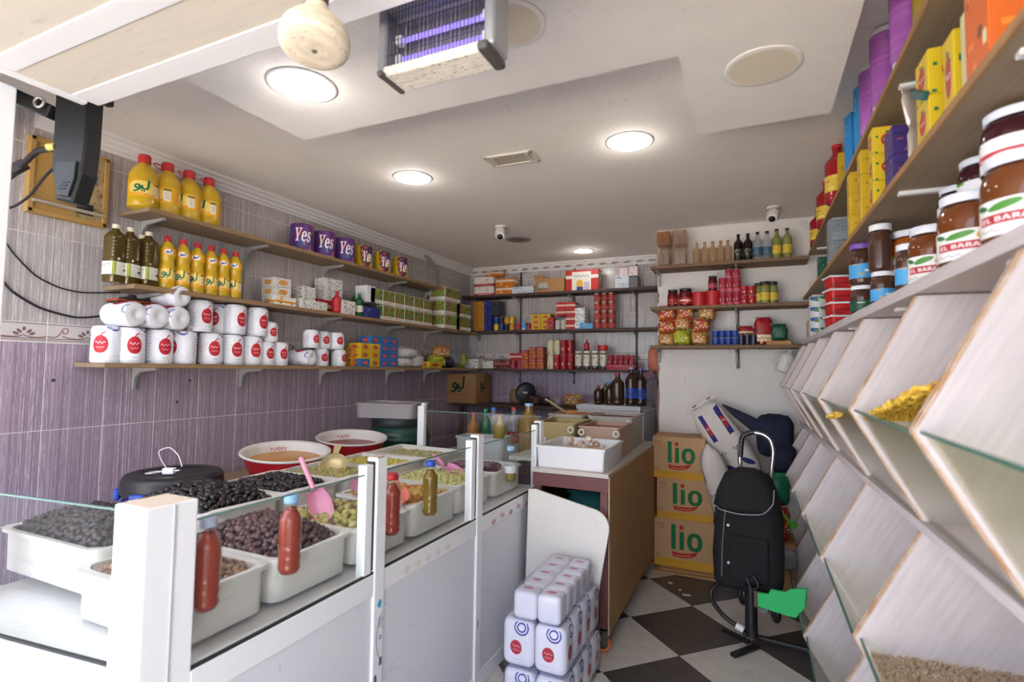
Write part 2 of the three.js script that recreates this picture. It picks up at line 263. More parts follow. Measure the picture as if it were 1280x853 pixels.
// ================================================================= TUBS OF OLIVES
const tubM = mat([.86, .84, .81], .45, { map: rep(paintTex, 1, 1) }), tubM2 = mat([.8, .78, .76], .5, { map: rep(paintTex, 1, 1) });
const olives = [];   // every olive: {tub, kind, position, ...}
function olTub(key, x0, x1, z0, z1, rim, base, label, cols, r, heap, kindName, opt = {}) {
  const w = x1 - x0, d = z0 - z1, h = rim - base, cx = (x0 + x1) / 2, cz = (z0 + z1) / 2;
  const t = thing('plastic_tub', label.tub, 'tub', [cx, base, cz], opt.turn || 0); part('body', tubGeo(w, d, h, .011, .03, .012), opt.tubMat || tubM, t);
  // heap: domed core, with olives resting on it
  const n = 12, f = (u, v) => { const e = Math.max(Math.abs(u), Math.abs(v)), s = opt.lean || [0, 0]; if (opt.clear && opt.clear(u, v)) return -.07; return Math.max(-.035, heap * (1 - .8 * e ** 2.4) + .006 * noise.noise(u * 4 + cx * 9, v * 4, cz * 7) + s[0] * u + s[1] * v - (e > .97 ? .012 : 0)); };
  const pg = new THREE.PlaneGeometry(2, 2, n, n); pg.rotateX(-Math.PI / 2); const pa = pg.attributes.position;
  for (let i = 0; i < pa.count; i++) { const u = pa.getX(i), v = pa.getZ(i); pa.setXYZ(i, u * (w / 2 - .024), f(u, v) - r * .7, v * (d / 2 - .024)); } pg.computeVertexNormals();
  const core = single(kindName + '_heap', pg, mat(cols[0], .7), label.heap, 'olives', [cx, rim - .03, cz]); core.userData.kind = 'stuff';
  seed = Math.floor(Math.abs(cx * 1e4 + cz * 7e4)); const W = w / 2 - .026, D = d / 2 - .026, st = r * 1.62;
  for (let a = -W; a < W; a += st) for (let b = -D; b < D; b += st) { const x = a + rr(-.5, .5) * r + ((Math.round(b / st) & 1) ? st / 2 : 0), z = b + rr(-.5, .5) * r; if (Math.abs(x) > W || Math.abs(z) > D) continue; if (opt.clear && opt.clear(x / W, z / D)) continue;
    const y = f(x / W, z / D) + rr(-.35, .45) * r; olives.push({ key, kindName, core, p: V(cx + x, rim - .03 + y, cz + z), r: r * rr(.86, 1.14), c: cols[Math.floor(rnd() * cols.length)], q: new THREE.Euler(rr(0, 6), rr(0, 6), rr(0, 6)), rough: opt.rough ?? .28, label: label.one }); }
  return t;
}
const AX0 = -1.665, AX1 = -1.236, BX0 = -2.12, BX1 = -1.68;
olTub('brown', AX0 - .02, AX1, -.835, -1.105, .895, .77, { tub: 'grey white tub of light brown olives beside the corner post', heap: 'light brown cracked olives heaped in the tub beside the corner post', one: 'light brown olive in the tub beside the corner post' }, [[.28, .16, .09], [.36, .22, .13], [.22, .12, .08], [.3, .2, .15]], .0105, .05, 'brown_olive', { rough: .4 });
olTub('violet', AX0, AX1, -1.115, -1.435, .895, .77, { tub: 'grey white tub of wrinkled purple brown olives by the red bottle', heap: 'wrinkled purple brown olives piled high by the red bottle', one: 'wrinkled purple brown olive in the heap by the red bottle' }, [[.075, .035, .035], [.11, .05, .045], [.055, .03, .035], [.14, .07, .06]], .0105, .085, 'purple_olive', { rough: .35, lean: [-.01, 0] });
olTub('mixed', AX0, AX1, -1.45, -1.775, .89, .77, { tub: 'white tub of mixed yellow and purple olives behind a counter post', heap: 'mixed yellow green and purple olives behind a counter post', one: 'mixed yellow green or purple olive in the tub behind a counter post' }, [[.5, .42, .13], [.42, .36, .1], [.2, .1, .09], [.55, .46, .2], [.36, .32, .09]], .0135, .05, 'mixed_olive');
olTub('orange', AX0, AX1, -1.79, -2.145, .9, .77, { tub: 'white tub of orange spiced olives with a red scoop', heap: 'orange and red spiced olives by the yellow oil bottle', one: 'spiced orange olive in the tub with the red scoop' }, [[.6, .28, .06], [.55, .1, .04], [.62, .4, .12], [.5, .2, .04], [.6, .34, .08]], .0122, .04, 'orange_olive');
olTub('yellow', AX0 - .02, AX1 - .02, -2.165, -2.52, .9, .77, { tub: 'white tub of plump pale yellow olives', heap: 'plump pale yellow olives in a white tub', one: 'plump pale yellow olive in a white tub' }, [[.55, .5, .2], [.6, .55, .25], [.48, .45, .16]], .0138, .04, 'yellow_olive');
olTub('grape', AX0, AX1 - .01, -2.54, -2.9, .9, .77, { tub: 'white tub half filled with violet olives beside the egg table', heap: 'violet olives in a white tub by the far glass', one: 'violet olive in a white tub' }, [[.17, .06, .1], [.22, .08, .12], [.13, .05, .08]], .012, .03, 'violet_olive', { clear: (u, v) => u > .45 });
olTub('front', BX0 - .1, BX1 - .02, -.89, -1.19, .92, .79, { tub: 'dusty white tub of dark olives behind the street side glass', heap: 'dark dull olives heaped behind the street side glass', one: 'dull dark olive behind the street side glass' }, [[.035, .026, .028], [.05, .035, .038]], .0095, .085, 'dark_olive', { rough: .5, tubMat: tubM2 });
olTub('black', BX0, BX1, -1.205, -1.545, .945, .81, { tub: 'white tub heaped with shiny black olives near the black drum lid', heap: 'shiny black olives heaped near the black drum lid', one: 'shiny black olive in the heap near the black drum lid' }, [[.012, .01, .011], [.018, .013, .014], [.024, .014, .014]], .012, .08, 'black_olive', { rough: .16 });
olTub('black2', BX0, BX1, -1.56, -1.87, .945, .81, { tub: 'white tub of shiny black olives behind the pink scoop', heap: 'shiny black olives in the tub behind the pink scoop', one: 'shiny black olive in the tub behind the pink scoop' }, [[.014, .011, .012], [.022, .014, .015], [.03, .018, .02]], .012, .045, 'black_olive', { rough: .18, clear: (u, v) => u > .75 });
olTub('caper', BX0, BX1, -1.885, -2.2, .945, .81, { tub: 'white tub of small olive green olives with a gold ladle', heap: 'small olive green olives below the gold ladle', one: 'small olive green olive' }, [[.33, .29, .09], [.4, .35, .13], [.28, .25, .08]], .009, .022, 'green_olive');
olTub('lupin', BX0, BX1, -2.215, -2.52, .945, .81, { tub: 'white tub of bright yellow lupin beans', heap: 'bright yellow lupin beans beside the second red bowl', one: 'yellow lupin bean' }, [[.5, .42, .07], [.42, .38, .06], [.56, .47, .1]], .0105, .018, 'lupin_bean');
olTub('small', BX0, BX1 + .04, -2.54, -2.9, .945, .81, { tub: 'white tub of tiny pale green olives at the cross pane', heap: 'tiny pale green olives at the cross pane', one: 'tiny pale green olive' }, [[.4, .37, .17], [.34, .32, .13], [.45, .4, .2]], .0092, .006, 'pale_olive');
{ // the 300 largest in view are single olives, the rest of each heap is one object
  const g = new THREE.IcosahedronGeometry(1, 1), vis = new THREE.Vector3(); g.scale(1, 1.22, 1);
  const smooth = mergeVertices((() => { const q = g.clone(); q.deleteAttribute('normal'); q.deleteAttribute('uv'); return q; })(), 1e-4); smooth.computeVertexNormals();
  const hidden = o => { const [px, py] = proj(o.p.x, o.p.y, o.p.z); return px < 170 && px > 150 || px < 8 || (px > 163 && px < 245 && py > 622); };
  olives.forEach(o => o.s = hidden(o) ? 0 : o.r / vis.copy(o.p).sub(camera.position).length());
  const sorted = [...olives].sort((a, b) => b.s - a.s), big = new Set(sorted.slice(0, 300));
  const omat = (c, ro) => mat(c.map(v => Math.round(v * 500) / 500), ro);
  for (const o of big) { const m = single(o.kindName, smooth, omat(o.c, o.rough), o.label, 'olive', [o.p.x, o.p.y, o.p.z], [o.q.x, o.q.y, o.q.z], 'olives: ' + o.label); m.scale.setScalar(o.r); }
  const by = {}; for (const o of olives) if (!big.has(o)) (by[o.key] = by[o.key] || []).push(o);
  const M = new THREE.Matrix4(), Q = new THREE.Quaternion();
  for (const k in by) { const L = by[k], im = new THREE.InstancedMesh(smooth, mat([1, 1, 1], L[0].rough), L.length); L.forEach((o, i) => { M.compose(o.p.clone().sub(o.core.position), Q.setFromEuler(o.q), V(o.r, o.r, o.r)); im.setMatrixAt(i, M); im.setColorAt(i, new THREE.Color().setRGB(...o.c)); }); im.name = 'loose_' + L[0].kindName; im.userData.kind = 'stuff'; L[0].core.add(im); }
}
// ---------------------------------------------------------------- plastic bottles and scoops on the counter
const clearPet = mat([.95, .97, .96], .06, { transmission: 1, thickness: 0, ior: 1.35 });
const bottleProf = (r, h, ribs = 3, neck = .36, shl = .7) => { const p = [[0, 0], [r * .8, 0], [r, .012]]; for (let i = 0; i < ribs; i++) { const y = h * (.14 + i * .13); p.push([r, y - .008], [r * .93, y], [r, y + .008]); } const sh = h * shl; p.push([r, sh]); for (let i = 1; i <= 5; i++) { const t = i / 5; p.push([r + (r * neck - r) * (t * t * (3 - 2 * t)), sh + (h * .9 - sh) * t]); } p.push([r * neck, h]); return p; };
function petBottle(name, label, pos, r, h, liquid, cap, group, fill = .92, labelC, lrough = .12) {
  const t = thing(name, label, 'bottle', pos, 0, group);
  const pr = bottleProf(r, h, 3, .55, .74), body = pr.filter(p => p[1] <= h * fill); body.push([0, body[body.length - 1][1]]);
  part('bottle_body', lathe(pr, 18), clearPet, t);
  part('liquid', lathe(body.map(p => [Math.max(0, p[0] - .0016), p[1] + .001]), 18), liquid, t);
  part('cap', lathe([[0, .0], [r * .6, 0], [r * .63, .004], [r * .63, .02], [r * .58, .024], [0, .024]], 16), cap, t, [0, h - .006, 0]);
  if (labelC) part('label_band', lathe([[r * 1.012, h * .28], [r * 1.012, h * .5]], 18), labelC, t);
  return t;
}
const redSauce = mat([.36, .045, .025], .25), oilYel = mat([.36, .2, .02], .12, { transmission: .35, thickness: 0 }), oilPale = mat([.5, .36, .06], .12, { transmission: .4, thickness: 0 }), lightBlueCap = mat([.3, .52, .78], .4), blueCap = mat([.03, .09, .55], .4), greyCap = mat([.45, .47, .62], .4), redCap = mat([.6, .02, .03], .4);
{ const b = (px, py) => { const p = on(px, py, 0, -1.198); return [p.x, p.y, p.z]; };
  petBottle('sauce_bottle', 'small bottle of red sauce with a grey lilac cap beside the corner post', b(256, 762), .031, .2, redSauce, greyCap);
  petBottle('sauce_bottle', 'small bottle of red sauce with a pale blue cap among purple olives', b(361, 716), .031, .2, redSauce, lightBlueCap);
  petBottle('sauce_bottle', 'red sauce bottle half hidden behind a counter post', b(489, 668), .031, .2, redSauce, redCap);
  petBottle('oil_bottle', 'small ribbed bottle of golden oil with a dark blue cap', b(537, 644), .031, .2, oilYel, blueCap);
  petBottle('oil_bottle', 'small bottle of pale oil with a light blue cap by the far glass', b(638, 602), .03, .17, oilPale, lightBlueCap, undefined, .62, mat([.75, .78, .8], .5)); }
// pink scoop standing in the purple olives
function scoopGeo(L, W, dp) { const pos = [], idx = [], n = 14, m = 12; for (let i = 0; i <= n; i++) { const t = i / n, w = W * Math.pow(Math.sin(Math.PI * (.16 + .66 * t)), .8) * (t > .85 ? 1 - (t - .85) * 3.4 : 1); for (let j = 0; j <= m; j++) { const a = (j / m - .5) * Math.PI * .9; pos.push(Math.sin(a) * w, -t * L, -Math.cos(a) * dp * (1 - .55 * t) + dp * .3); } } for (let i = 0; i < n; i++) for (let j = 0; j < m; j++) { const a = i * (m + 1) + j; idx.push(a, a + m + 1, a + 1, a + 1, a + m + 1, a + m + 2); } const g = new THREE.BufferGeometry(); g.setAttribute('position', new THREE.Float32BufferAttribute(pos, 3)); g.setIndex(idx); g.computeVertexNormals(); g.setAttribute('uv', new THREE.Float32BufferAttribute(new Float32Array(pos.length / 3 * 2), 2)); return g; }
const pinkP = mat([.72, .3, .42], .4, { side: THREE.DoubleSide });
{ const p = on(410, 654, 0, -1.42), q = on(376, 573, 0, -1.62); const t = thing('plastic_scoop', 'pink plastic scoop stuck upright into the olives', 'scoop', [p.x, p.y, p.z]);
  const d = q.clone().sub(p), L = d.length(); t.quaternion.setFromUnitVectors(V(0, 1, 0), d.clone().normalize()); t.rotateY(.75);
  const bowl = scoopGeo(L * .52, .042, .05); bowl.translate(0, L * .52, 0); part('scoop_bowl', bowl, pinkP, t); part('handle', tube([[0, L * .5, -.012], [0, L * .75, -.004], [0, L, 0]], .0095, 12, 8), pinkP, t); }
function lyingScoop(name, label, px, py, y, c, turn) { const p = on(px, py, 1, y); const t = thing(name, label, 'scoop', [p.x, p.y, p.z]); t.rotation.set(-1.25, turn, 0, 'YXZ'); const g = scoopGeo(.13, .045, .04); g.rotateX(0); part('scoop_bowl', g, mat(c, .4, { side: THREE.DoubleSide }), t); part('handle', tube([[0, 0, -.012], [0, .05, 0], [0, .1, .004]], .009, 10, 8), mat(c, .4, { side: THREE.DoubleSide }), t); return t; }
lyingScoop('plastic_scoop', 'coral red plastic scoop lying on orange spiced olives', 497, 610, .945, [.75, .2, .16], .7);
lyingScoop('plastic_scoop', 'bright pink scoop lying behind the plump yellow olives', 556, 580, .95, [.72, .25, .45], 1.3);
lyingScoop('plastic_scoop', 'pink scoop lying at the edge of the small green olives', 456, 596, .97, [.72, .33, .5], .5);
// gold ladle with a short handle
{ const p = on(416, 590, 0, -1.9); const t = thing('ladle', 'dented gold coloured ladle resting in the small green olives', 'ladle', [p.x, p.y + .03, p.z]); t.rotation.set(.9, .45, 0, 'YXZ');
  const gold = mat([.52, .4, .2], .4, { metalness: .5, side: THREE.DoubleSide }); part('ladle_bowl', lathe([[0, -.035], [.03, -.031], [.055, -.018], [.066, 0], [.069, .002], [.064, .001], [.053, -.015], [.03, -.028], [0, -.031]], 22), gold, t); part('handle', at(ext([[-.012, 0], [.012, 0], [.02, .045], [.008, .05], [-.008, .05], [-.016, .042]], .006, .001), 0, 0, -.064, -Math.PI / 2), gold, t); }
// ---------------------------------------------------------------- drum, bench, bowls, barrel
{ const t = thing('plastic_drum', 'blue plastic drum with a black clamped lid against the purple tiles', 'drum', [-2.47, 0, -1.62]); const blk = mat([.02, .02, .022], .42), blu = mat([.02, .07, .42], .35);
  part('drum_body', lathe([[0, 0], [.19, 0], [.2, .03], [.205, .5], [.2, .84], [0, .84]], 30), blu, t);
  part('lid', lathe([[0, .945], [.13, .945], [.14, .952], [.185, .952], [.198, .945], [.206, .93], [.208, .875], [.203, .87], [0, .87]], 36), blk, t);
  for (let i = 0; i < 6; i++) { const a = i * 1.047 + .35; part('clamp', rb(.075, .05, .026, .01, 2), blu, t, [Math.sin(a) * .212, .868, Math.cos(a) * .212], [0, a, 0]); } }
{ const t = thing('charger', 'white phone charger plug with looped cable on the black lid', 'charger', [-2.43, .952, -1.57], .5); const w = mat([.85, .85, .86], .4); part('plug', rb(.05, .028, .03, .005, 2), w, t, [0, .014, 0]); part('pins', join([at(cyl(.0025, .0025, .02, 8), .034, .016, .007, 0, 0, Math.PI / 2), at(cyl(.0025, .0025, .02, 8), .034, .016, -.007, 0, 0, Math.PI / 2)]), mat([.6, .6, .62], .3, { metalness: 1 }), t);
  part('cable', tube([[-.025, .012, 0], [-.07, .006, .02], [-.1, .004, .01], [-.07, .008, -.02], [-.03, .01, -.035], [-.055, .06, -.03], [-.06, .1, -.02], [-.02, .115, -.03], [.02, .08, -.03], [.045, .03, -.02]], .0022, 50, 6), w, t); }
{ const t = thing('bench', 'rough wooden bench under the red rimmed bowls', 'bench', [-2.55, 0, -2.5]); const wd = mat([.3, .2, .12], .8); part('seat', rb(.7, .03, 1.14, .004), wd, t, [0, .79, 0]); for (const [x, z] of [[-.3, -.52], [.3, -.52], [-.3, .52], [.3, .52]]) part('leg', rb(.05, .775, .05, .004), wd, t, [x, .3875, z]); }
const bowlText = canvas(512, 64, (g, w, h) => { g.fillStyle = '#d6cfc6'; g.fillRect(0, 0, w, h); g.fillStyle = '#a33a34'; g.font = 'bold 40px sans-serif'; g.textAlign = 'center'; g.save(); g.translate(w * .5, h * .5); g.scale(-1, 1); g.fillText('PLADEX', 0, 14); g.restore(); seed = 8; g.fillStyle = 'rgba(120,40,20,.5)'; for (let i = 0; i < 30; i++) { g.beginPath(); g.ellipse(rr(0, w), rr(0, h), rr(1, 3), rr(1, 3), 0, 0, 6.3); g.fill(); } });
function bowl(label, px, py, y, r, sauceC, sy, turn) { const p = on(px, py, 1, y), h = y - .805; const t = thing('enamel_bowl', label, 'bowl', [p.x, .805, p.z], turn); const red = mat([.5, .012, .018], .3), iv = mat([.72, .68, .62], .35);
  part('outer_shell', lathe([[0, 0], [r * .6, 0], [r * .7, .01], [r * .93, h - .02], [r * .955, h - .012]], 40), red, t); part('rim', lathe([[r * .94, h - .014], [r, h - .008], [r, h], [r * .97, h + .003], [r * .9, h - .006]], 44), iv, t);
  part('inner_wall', lathe([[r * .9, h - .006], [r * .72, h * .3], [r * .62, .014], [0, .014]], 44), iv, t);
  part('lettering', new THREE.LatheGeometry([new THREE.Vector2(r * .8, h * .64), new THREE.Vector2(r * .882, h - .016)], 20, Math.PI * 1.08, Math.PI * .5), mat([1, 1, 1], .4, { map: bowlText, side: THREE.DoubleSide }), t);
  part('sauce', cyl(r * .72 + (r * .18) * sy, r * .7, .004, 40), sauceC, t, [0, h * (.3 + .5 * sy), 0]); t.rotation.set(.06, 0, -.09); t.position.y += .022; return t; }
bowl('red bowl with a cream rim holding orange sauce', 357, 568, .965, .235, mat([.55, .22, .03], .2), .75, 0);
bowl('red bowl with a white rim holding dark red sauce, beside the green barrel', 439, 550, .975, .225, mat([.25, .02, .03], .2), .7, 0);
{ const p = on(497, 545, 2, -3.65); const t = thing('plastic_barrel', 'dark green plastic barrel under a clouded tray', 'barrel', [xFor(499, .95, -3.36), 0, -3.36]); const gr = mat([.012, .06, .045], .35); part('barrel_body', lathe([[0, 0], [.21, 0], [.23, .04], [.245, .5], [.23, .95], [.2, 1.03], [0, 1.03]], 32), gr, t); part('hoop', lathe([[.232, .9], [.242, .91], [.242, .93], [.23, .94]], 32), gr, t); part('neck_ring', lathe([[.17, 1.0], [.208, 1.0], [.208, 1.075], [.17, 1.075]], 32), mat([.02, .025, .024], .5), t); }
{ const t = thing('storage_tray', 'clouded plastic tray lying on the green barrel', 'tray', [xFor(491, 1.12, -3.34), 1.076, -3.34], .25); part('tray_body', tubGeo(.5, .36, .11, .012, .05, .01), mat([.36, .32, .31], .5), t); part('cover', bx(.44, .004, .3), mat([.44, .41, .4], .4), t, [0, .1, 0]); }

// ================================================================= CEILING FIXTURES
const bezelM = mat([.92, .91, .9], .5);
function downlight(name, label, px, py, y, r, lit) {
  const p = on(px, py, 1, y); const t = thing(name, label, 'ceiling light', [p.x, y, p.z]);
  part('bezel', lathe([[r * .88, 0], [r * 1.06, 0], [r * 1.05, -.003], [r * 1.0, -.005], [r * .9, -.006], [r * .88, -.003]], 40), lit ? bezelM : mat([.88, .85, .8], .5), t);
  const m = lit ? new THREE.MeshStandardMaterial({ color: 0xffffff, emissive: LED_COLOR, emissiveIntensity: 3.2 }) : mat([.78, .7, .56], .5);
  part('diffuser', cyl(r * .9, r * .9, .006, 40), m, t, [0, -.0035, 0]);
  if (lit) { const l = new THREE.RectAreaLight(LED_COLOR, LED_POWER * lit, r * 1.5, r * 1.5); l.position.set(0, -.016, 0); l.rotation.x = -Math.PI / 2; l.name = 'light'; t.add(l); const s = new THREE.PointLight(LED_COLOR, .09 * lit); s.position.set(0, -.06, 0); s.name = 'light'; t.add(s); }
  return t;
}
downlight('ceiling_light', 'lit round LED panel in the dropped ceiling panel near the dusty bulb', 378, 107, HS, .113, 1.2);
downlight('ceiling_light', 'lit round LED panel between the rectangular spotlight and the step of the dropped panel', 787, 177, HC, .112, 1.2);
downlight('ceiling_light', 'lit round LED panel above the yellow oil shelf wall', 516, 222, HC, .112, 1.2);
downlight('ceiling_light', 'small lit round LED light near the far cornice', 729, 313.5, HC, .095, .8);
downlight('ceiling_light', 'unlit round ceiling light with a yellowed diffuser in the stepped panel', 953, 83, HS, .112, 0);
downlight('ceiling_light', 'unlit yellowed ceiling light partly behind the insect killer', 637, 30, HS, .1, 0);
{ const p = on(640, 198, 1, HC); const t = thing('square_spotlight', 'small unlit rectangular recessed spotlight with a ribbed frame', 'ceiling light', [p.x, HC, p.z], .05);
  part('frame', join([at(rb(.28, .01, .022, .003), 0, -.005, .064), at(rb(.28, .01, .022, .003), 0, -.005, -.064), at(rb(.022, .01, .15, .003), .129, -.005, 0), at(rb(.022, .01, .15, .003), -.129, -.005, 0)]), mat([.72, .67, .6], .5), t);
  part('diffuser', bx(.236, .006, .106), mat([.5, .45, .37], .4), t, [0, -.003, 0]); for (let k = 0; k < 2; k++) part('side_bar', rb(.018, .012, .1, .003), mat([.6, .55, .47], .5), t, [k ? .1 : -.1, -.006, 0]); }
{ const p = on(648, 299, 1, HC); const t = thing('ceiling_vent', 'round grey vent cover near the small camera', 'vent', [p.x, HC, p.z]); part('ring', lathe([[.07, 0], [.11, 0], [.112, -.006], [.1, -.01], [.07, -.006]], 30), mat([.42, .38, .36], .7), t); part('grille', cyl(.075, .075, .004, 28), mat([.25, .22, .21], .8), t, [0, -.004, 0]); }
function ceilCam(label, px, py, s, turn) { const p = on(px, py, 1, HC); const t = thing('security_camera', label, 'camera', [p.x, HC, p.z], turn); const w = mat([.72, .68, .64], .45);
  part('base', cyl(.04 * s, .045 * s, .015, 20), w, t, [0, -.0075, 0]); part('housing', lathe([[0, 0], [.034 * s, .002], [.04 * s, .02], [.038 * s, .075 * s], [.03 * s, .082 * s], [0, .083 * s]], 20), w, t, [0, -.03, .0], [2.45, 0, 0]); part('lens', new THREE.SphereGeometry(.023 * s, 16, 12), mat([.01, .01, .012], .1), t, [0, -.03 - .062 * s, .05 * s]); }
ceilCam('small white security camera with black lens on the ceiling near the round vent', 626, 283, 1.05, .35);
ceilCam('small white security camera with black lens above the cola shelf', 967, 259, 1.0, -.25);
// insect killer with two violet tubes
{ const x0 = -.865, x1 = -.548, y0 = 2.192, y1 = 2.4, z = -1.05, W = x1 - x0, D = .085; const t = thing('insect_killer', 'grey electric insect killer with violet tubes and black wire grid', 'insect killer', [(x0 + x1) / 2, y0, z]);
  const gr = mat([.2, .2, .21], .4), silver = mat([.42, .43, .45], .35, { metalness: .5 }), dust = mat([.95, .93, .9], .8, { map: dataTex(64, 64, (x, y) => { const n = noise.noise(x * .3, y * .3, 2) > .45 ? -80 : 0, k = noise.noise(x * .12, y * .12, 6) * 22; return [cl(232 + n + k), cl(225 + n * 1.1 + k), cl(214 + n * 1.15 + k)]; }) });
  part('tray', rb(W - .02, .028, D, .006), dust, t, [0, .014, -D / 2]);
  part('tray_handle', rb(.03, .022, D + .02, .008), mat([.08, .075, .07], .5), t, [W / 2 - .012, .004, -D / 2 + .008]); part('tray_handle', rb(.016, .016, D + .02, .006), mat([.1, .09, .08], .5), t, [-W / 2 + .012, .002, -D / 2 + .008]);
  for (const s of [-1, 1]) part('side_frame', rb(.03, y1 - y0, D, .012, 2), s > 0 ? silver : gr, t, [s * (W / 2 - .004), (y1 - y0) / 2 + .01, -D / 2]);
  part('top_cover', rb(W, .06, D, .02, 2), gr, t, [0, y1 - y0 - .01, -D / 2]);
  part('inner_bar', rb(W - .05, .012, .01, .003), silver, t, [0, .165, -.035]);
  part('back_sheet', bx(W - .05, .16, .004), mat([.14, .14, .15], .6), t, [0, .1, -D + .008]);
  const wires = []; for (let i = 0; i <= 26; i++) wires.push(at(cyl(.0009, .0009, .165, 5), -W / 2 + .028 + i * (W - .056) / 26, .105, .001)); for (let i = 0; i < 4; i++) wires.push(at(cyl(.0009, .0009, W - .05, 5), 0, .05 + i * .036, .002, 0, 0, Math.PI / 2));
  part('wire_guard', join(wires), mat([.015, .015, .015], .5), t);
  const glow = new THREE.MeshStandardMaterial({ color: 0x332255, emissive: new THREE.Color().setRGB(.85, .62, 2.4), emissiveIntensity: .6 });
  const inner = []; for (let i = 0; i <= 18; i++) inner.push(at(cyl(.0012, .0012, .13, 5), -W / 2 + .04 + i * (W - .08) / 18, .095, -.02)); part('high_voltage_grid', join(inner), mat([.5, .46, .4], .4, { metalness: .6 }), t);
  for (const y of [.062, .115]) { const tb = part('violet_tube', at(cyl(.0075, .0075, W - .07, 14), 0, y, -.045, 0, 0, Math.PI / 2), glow, t); for (const s of [-1, 1]) part('tube_socket', rb(.02, .024, .024, .004), mat([.75, .75, .75], .5), t, [s * (W / 2 - .03), y, -.045]); }
  const sw = part('rocker_switch', rb(.026, .018, .004, .002), mat([.8, .78, .76], .5), t, [-W / 2 + .04, .205, .001]); part('rocker', rb(.012, .012, .005, .002), mat([.35, .02, .03], .4), sw, [0, 0, .002]);
  part('hanger', join([bar([-.1, y1 - y0 + .01, -.04], [-.1, HS - y0, -.04], .002, 6), bar([.1, y1 - y0 + .01, -.04], [.1, HS - y0, -.04], .002, 6)]), silver, t);
  const l = new THREE.PointLight(new THREE.Color().setRGB(.5, .35, 1), .006, 6); l.position.set(0, .09, .012); l.name = 'light'; t.add(l); }
// dusty reflector bulb under the soffit
{ const p = on(393, 62, 2, -.82); const t = thing('reflector_bulb', 'dusty unlit reflector bulb with speckled face hanging under the soffit', 'bulb', [p.x, p.y, p.z]); t.rotation.set(-.14, .25, .06, 'YXZ'); t.scale.setScalar(.8); const d = mat([.82, .76, .67], .75, { map: dataTex(64, 64, (x, y) => { const n = noise.noise(x * .45, y * .45, 7) > .52 ? -75 : 0, k = noise.noise(x * .1, y * .1, 3) * 26; return [cl(238 + n + k), cl(230 + n + k), cl(216 + n + k)]; }) });
  part('bulb_face', lathe([[0, -.004], [.03, -.006], [.07, -.003], [.086, .004], [.09, .012]], 32), d, t); part('reflector', lathe([[.09, .012], [.092, .03], [.086, .055], [.068, .08], [.044, .098], [.032, .112], [.03, .135]], 32), d, t); part('face_dot', cyl(.007, .007, .002, 12), mat([.15, .12, .1], .8), t, [0, -.0065, 0]); part('socket', cyl(.031, .029, .07, 20), mat([.035, .025, .02], .5), t, [0, .165, 0]); part('cord', bar([0, .19, 0], [.0, .27, 0], .006, 8), mat([.03, .025, .02], .6), t); }
// black wedge-shaped shutter motor with cables, hanging at the end of the soffit
{ const t = thing('shutter_motor', 'black wedge shaped shutter motor hanging at the soffit end', 'motor', [-2.27, 2.05, -1.06], .35); const bk = mat([.01, .011, .012], .5), bk2 = mat([.024, .027, .03], .5);
  part('housing', at(ext([[-.035, 0], [.022, -.01], [.05, .09], [.058, .2], [.06, .37], [-.06, .385], [-.058, .12]], .06, .006), 0, 0, -.04), bk, t);
  part('cover_plate', at(ext([[-.02, .008], [.016, .004], [.036, .07], [.04, .13], [-.036, .13], [-.038, .06]], .006, .002), 0, 0, .028), bk2, t);
  for (let i = 0; i < 3; i++) part('slot', rb(.03, .005, .004, .001), bk, t, [-.005 + i * .006, .03 + i * .012, .037]);
  part('bracket', join([at(rb(.26, .05, .04, .006), -.19, .37, .02, 0, 0, -.42), at(rb(.03, .05, .05, .006), .11, .38, 0), at(cyl(.022, .022, .05, 14), .115, .385, .03, Math.PI / 2)]), bk, t);
  part('bracket_ring', at(new THREE.TorusGeometry(.018, .005, 8, 16), -.1, .345, .05), mat([.5, .5, .5], .4, { metalness: .6 }), t);
  part('cable_gland', at(cyl(.014, .014, .03, 12), -.07, .19, .02, 0, 0, Math.PI / 2), mat([.55, .5, .12], .4), t); }
const cableM = mat([.015, .01, .01], .5);
const ca = (pts, x) => pts.map(([px, py, dx]) => { const p = on(px, py, 0, dx ?? x); return p; });
{ const p = (px, py, x) => on(px, py, 0, x); single('power_cable', tube([V(-2.32, 2.235, -1.02), p(45, 190, -2.45), p(20, 215, -2.6), p(-8, 238, -2.85)], .011, 30, 8), cableM, 'thick black power cable curving from the motor', 'cable'); const q = p(24, 209, -2.57); single('cable_joint', rb(.055, .035, .035, .006, 2), cableM, 'black inline connector on the thick cable', 'connector', [q.x, q.y, q.z], [0, .9, .75]);
  single('power_cable', tube([V(-2.31, 2.18, -1.03), p(55, 222, -2.5), p(38, 244, -2.7), p(18, 258, -2.85), p(-8, 264, -2.93)], .0055, 30, 8), cableM, 'thin black cable hanging below the thick one', 'cable');
  single('power_cable', tube([p(-8, 282, -2.96), p(18, 318, -2.965), p(45, 345, -2.965), p(75, 360, -2.965), p(105, 366, -2.965), p(150, 366, -2.95)], .004, 40, 6), cableM, 'thin black wire drooping across grey tiles to the adapter', 'cable');
  single('power_cable', tube([p(-8, 338, -2.965), p(15, 364, -2.965), p(50, 385, -2.965), p(95, 397, -2.96), p(130, 394, -2.94), p(146, 380, -2.92)], .0055, 40, 6), cableM, 'black wire sagging along the tile border', 'cable'); }
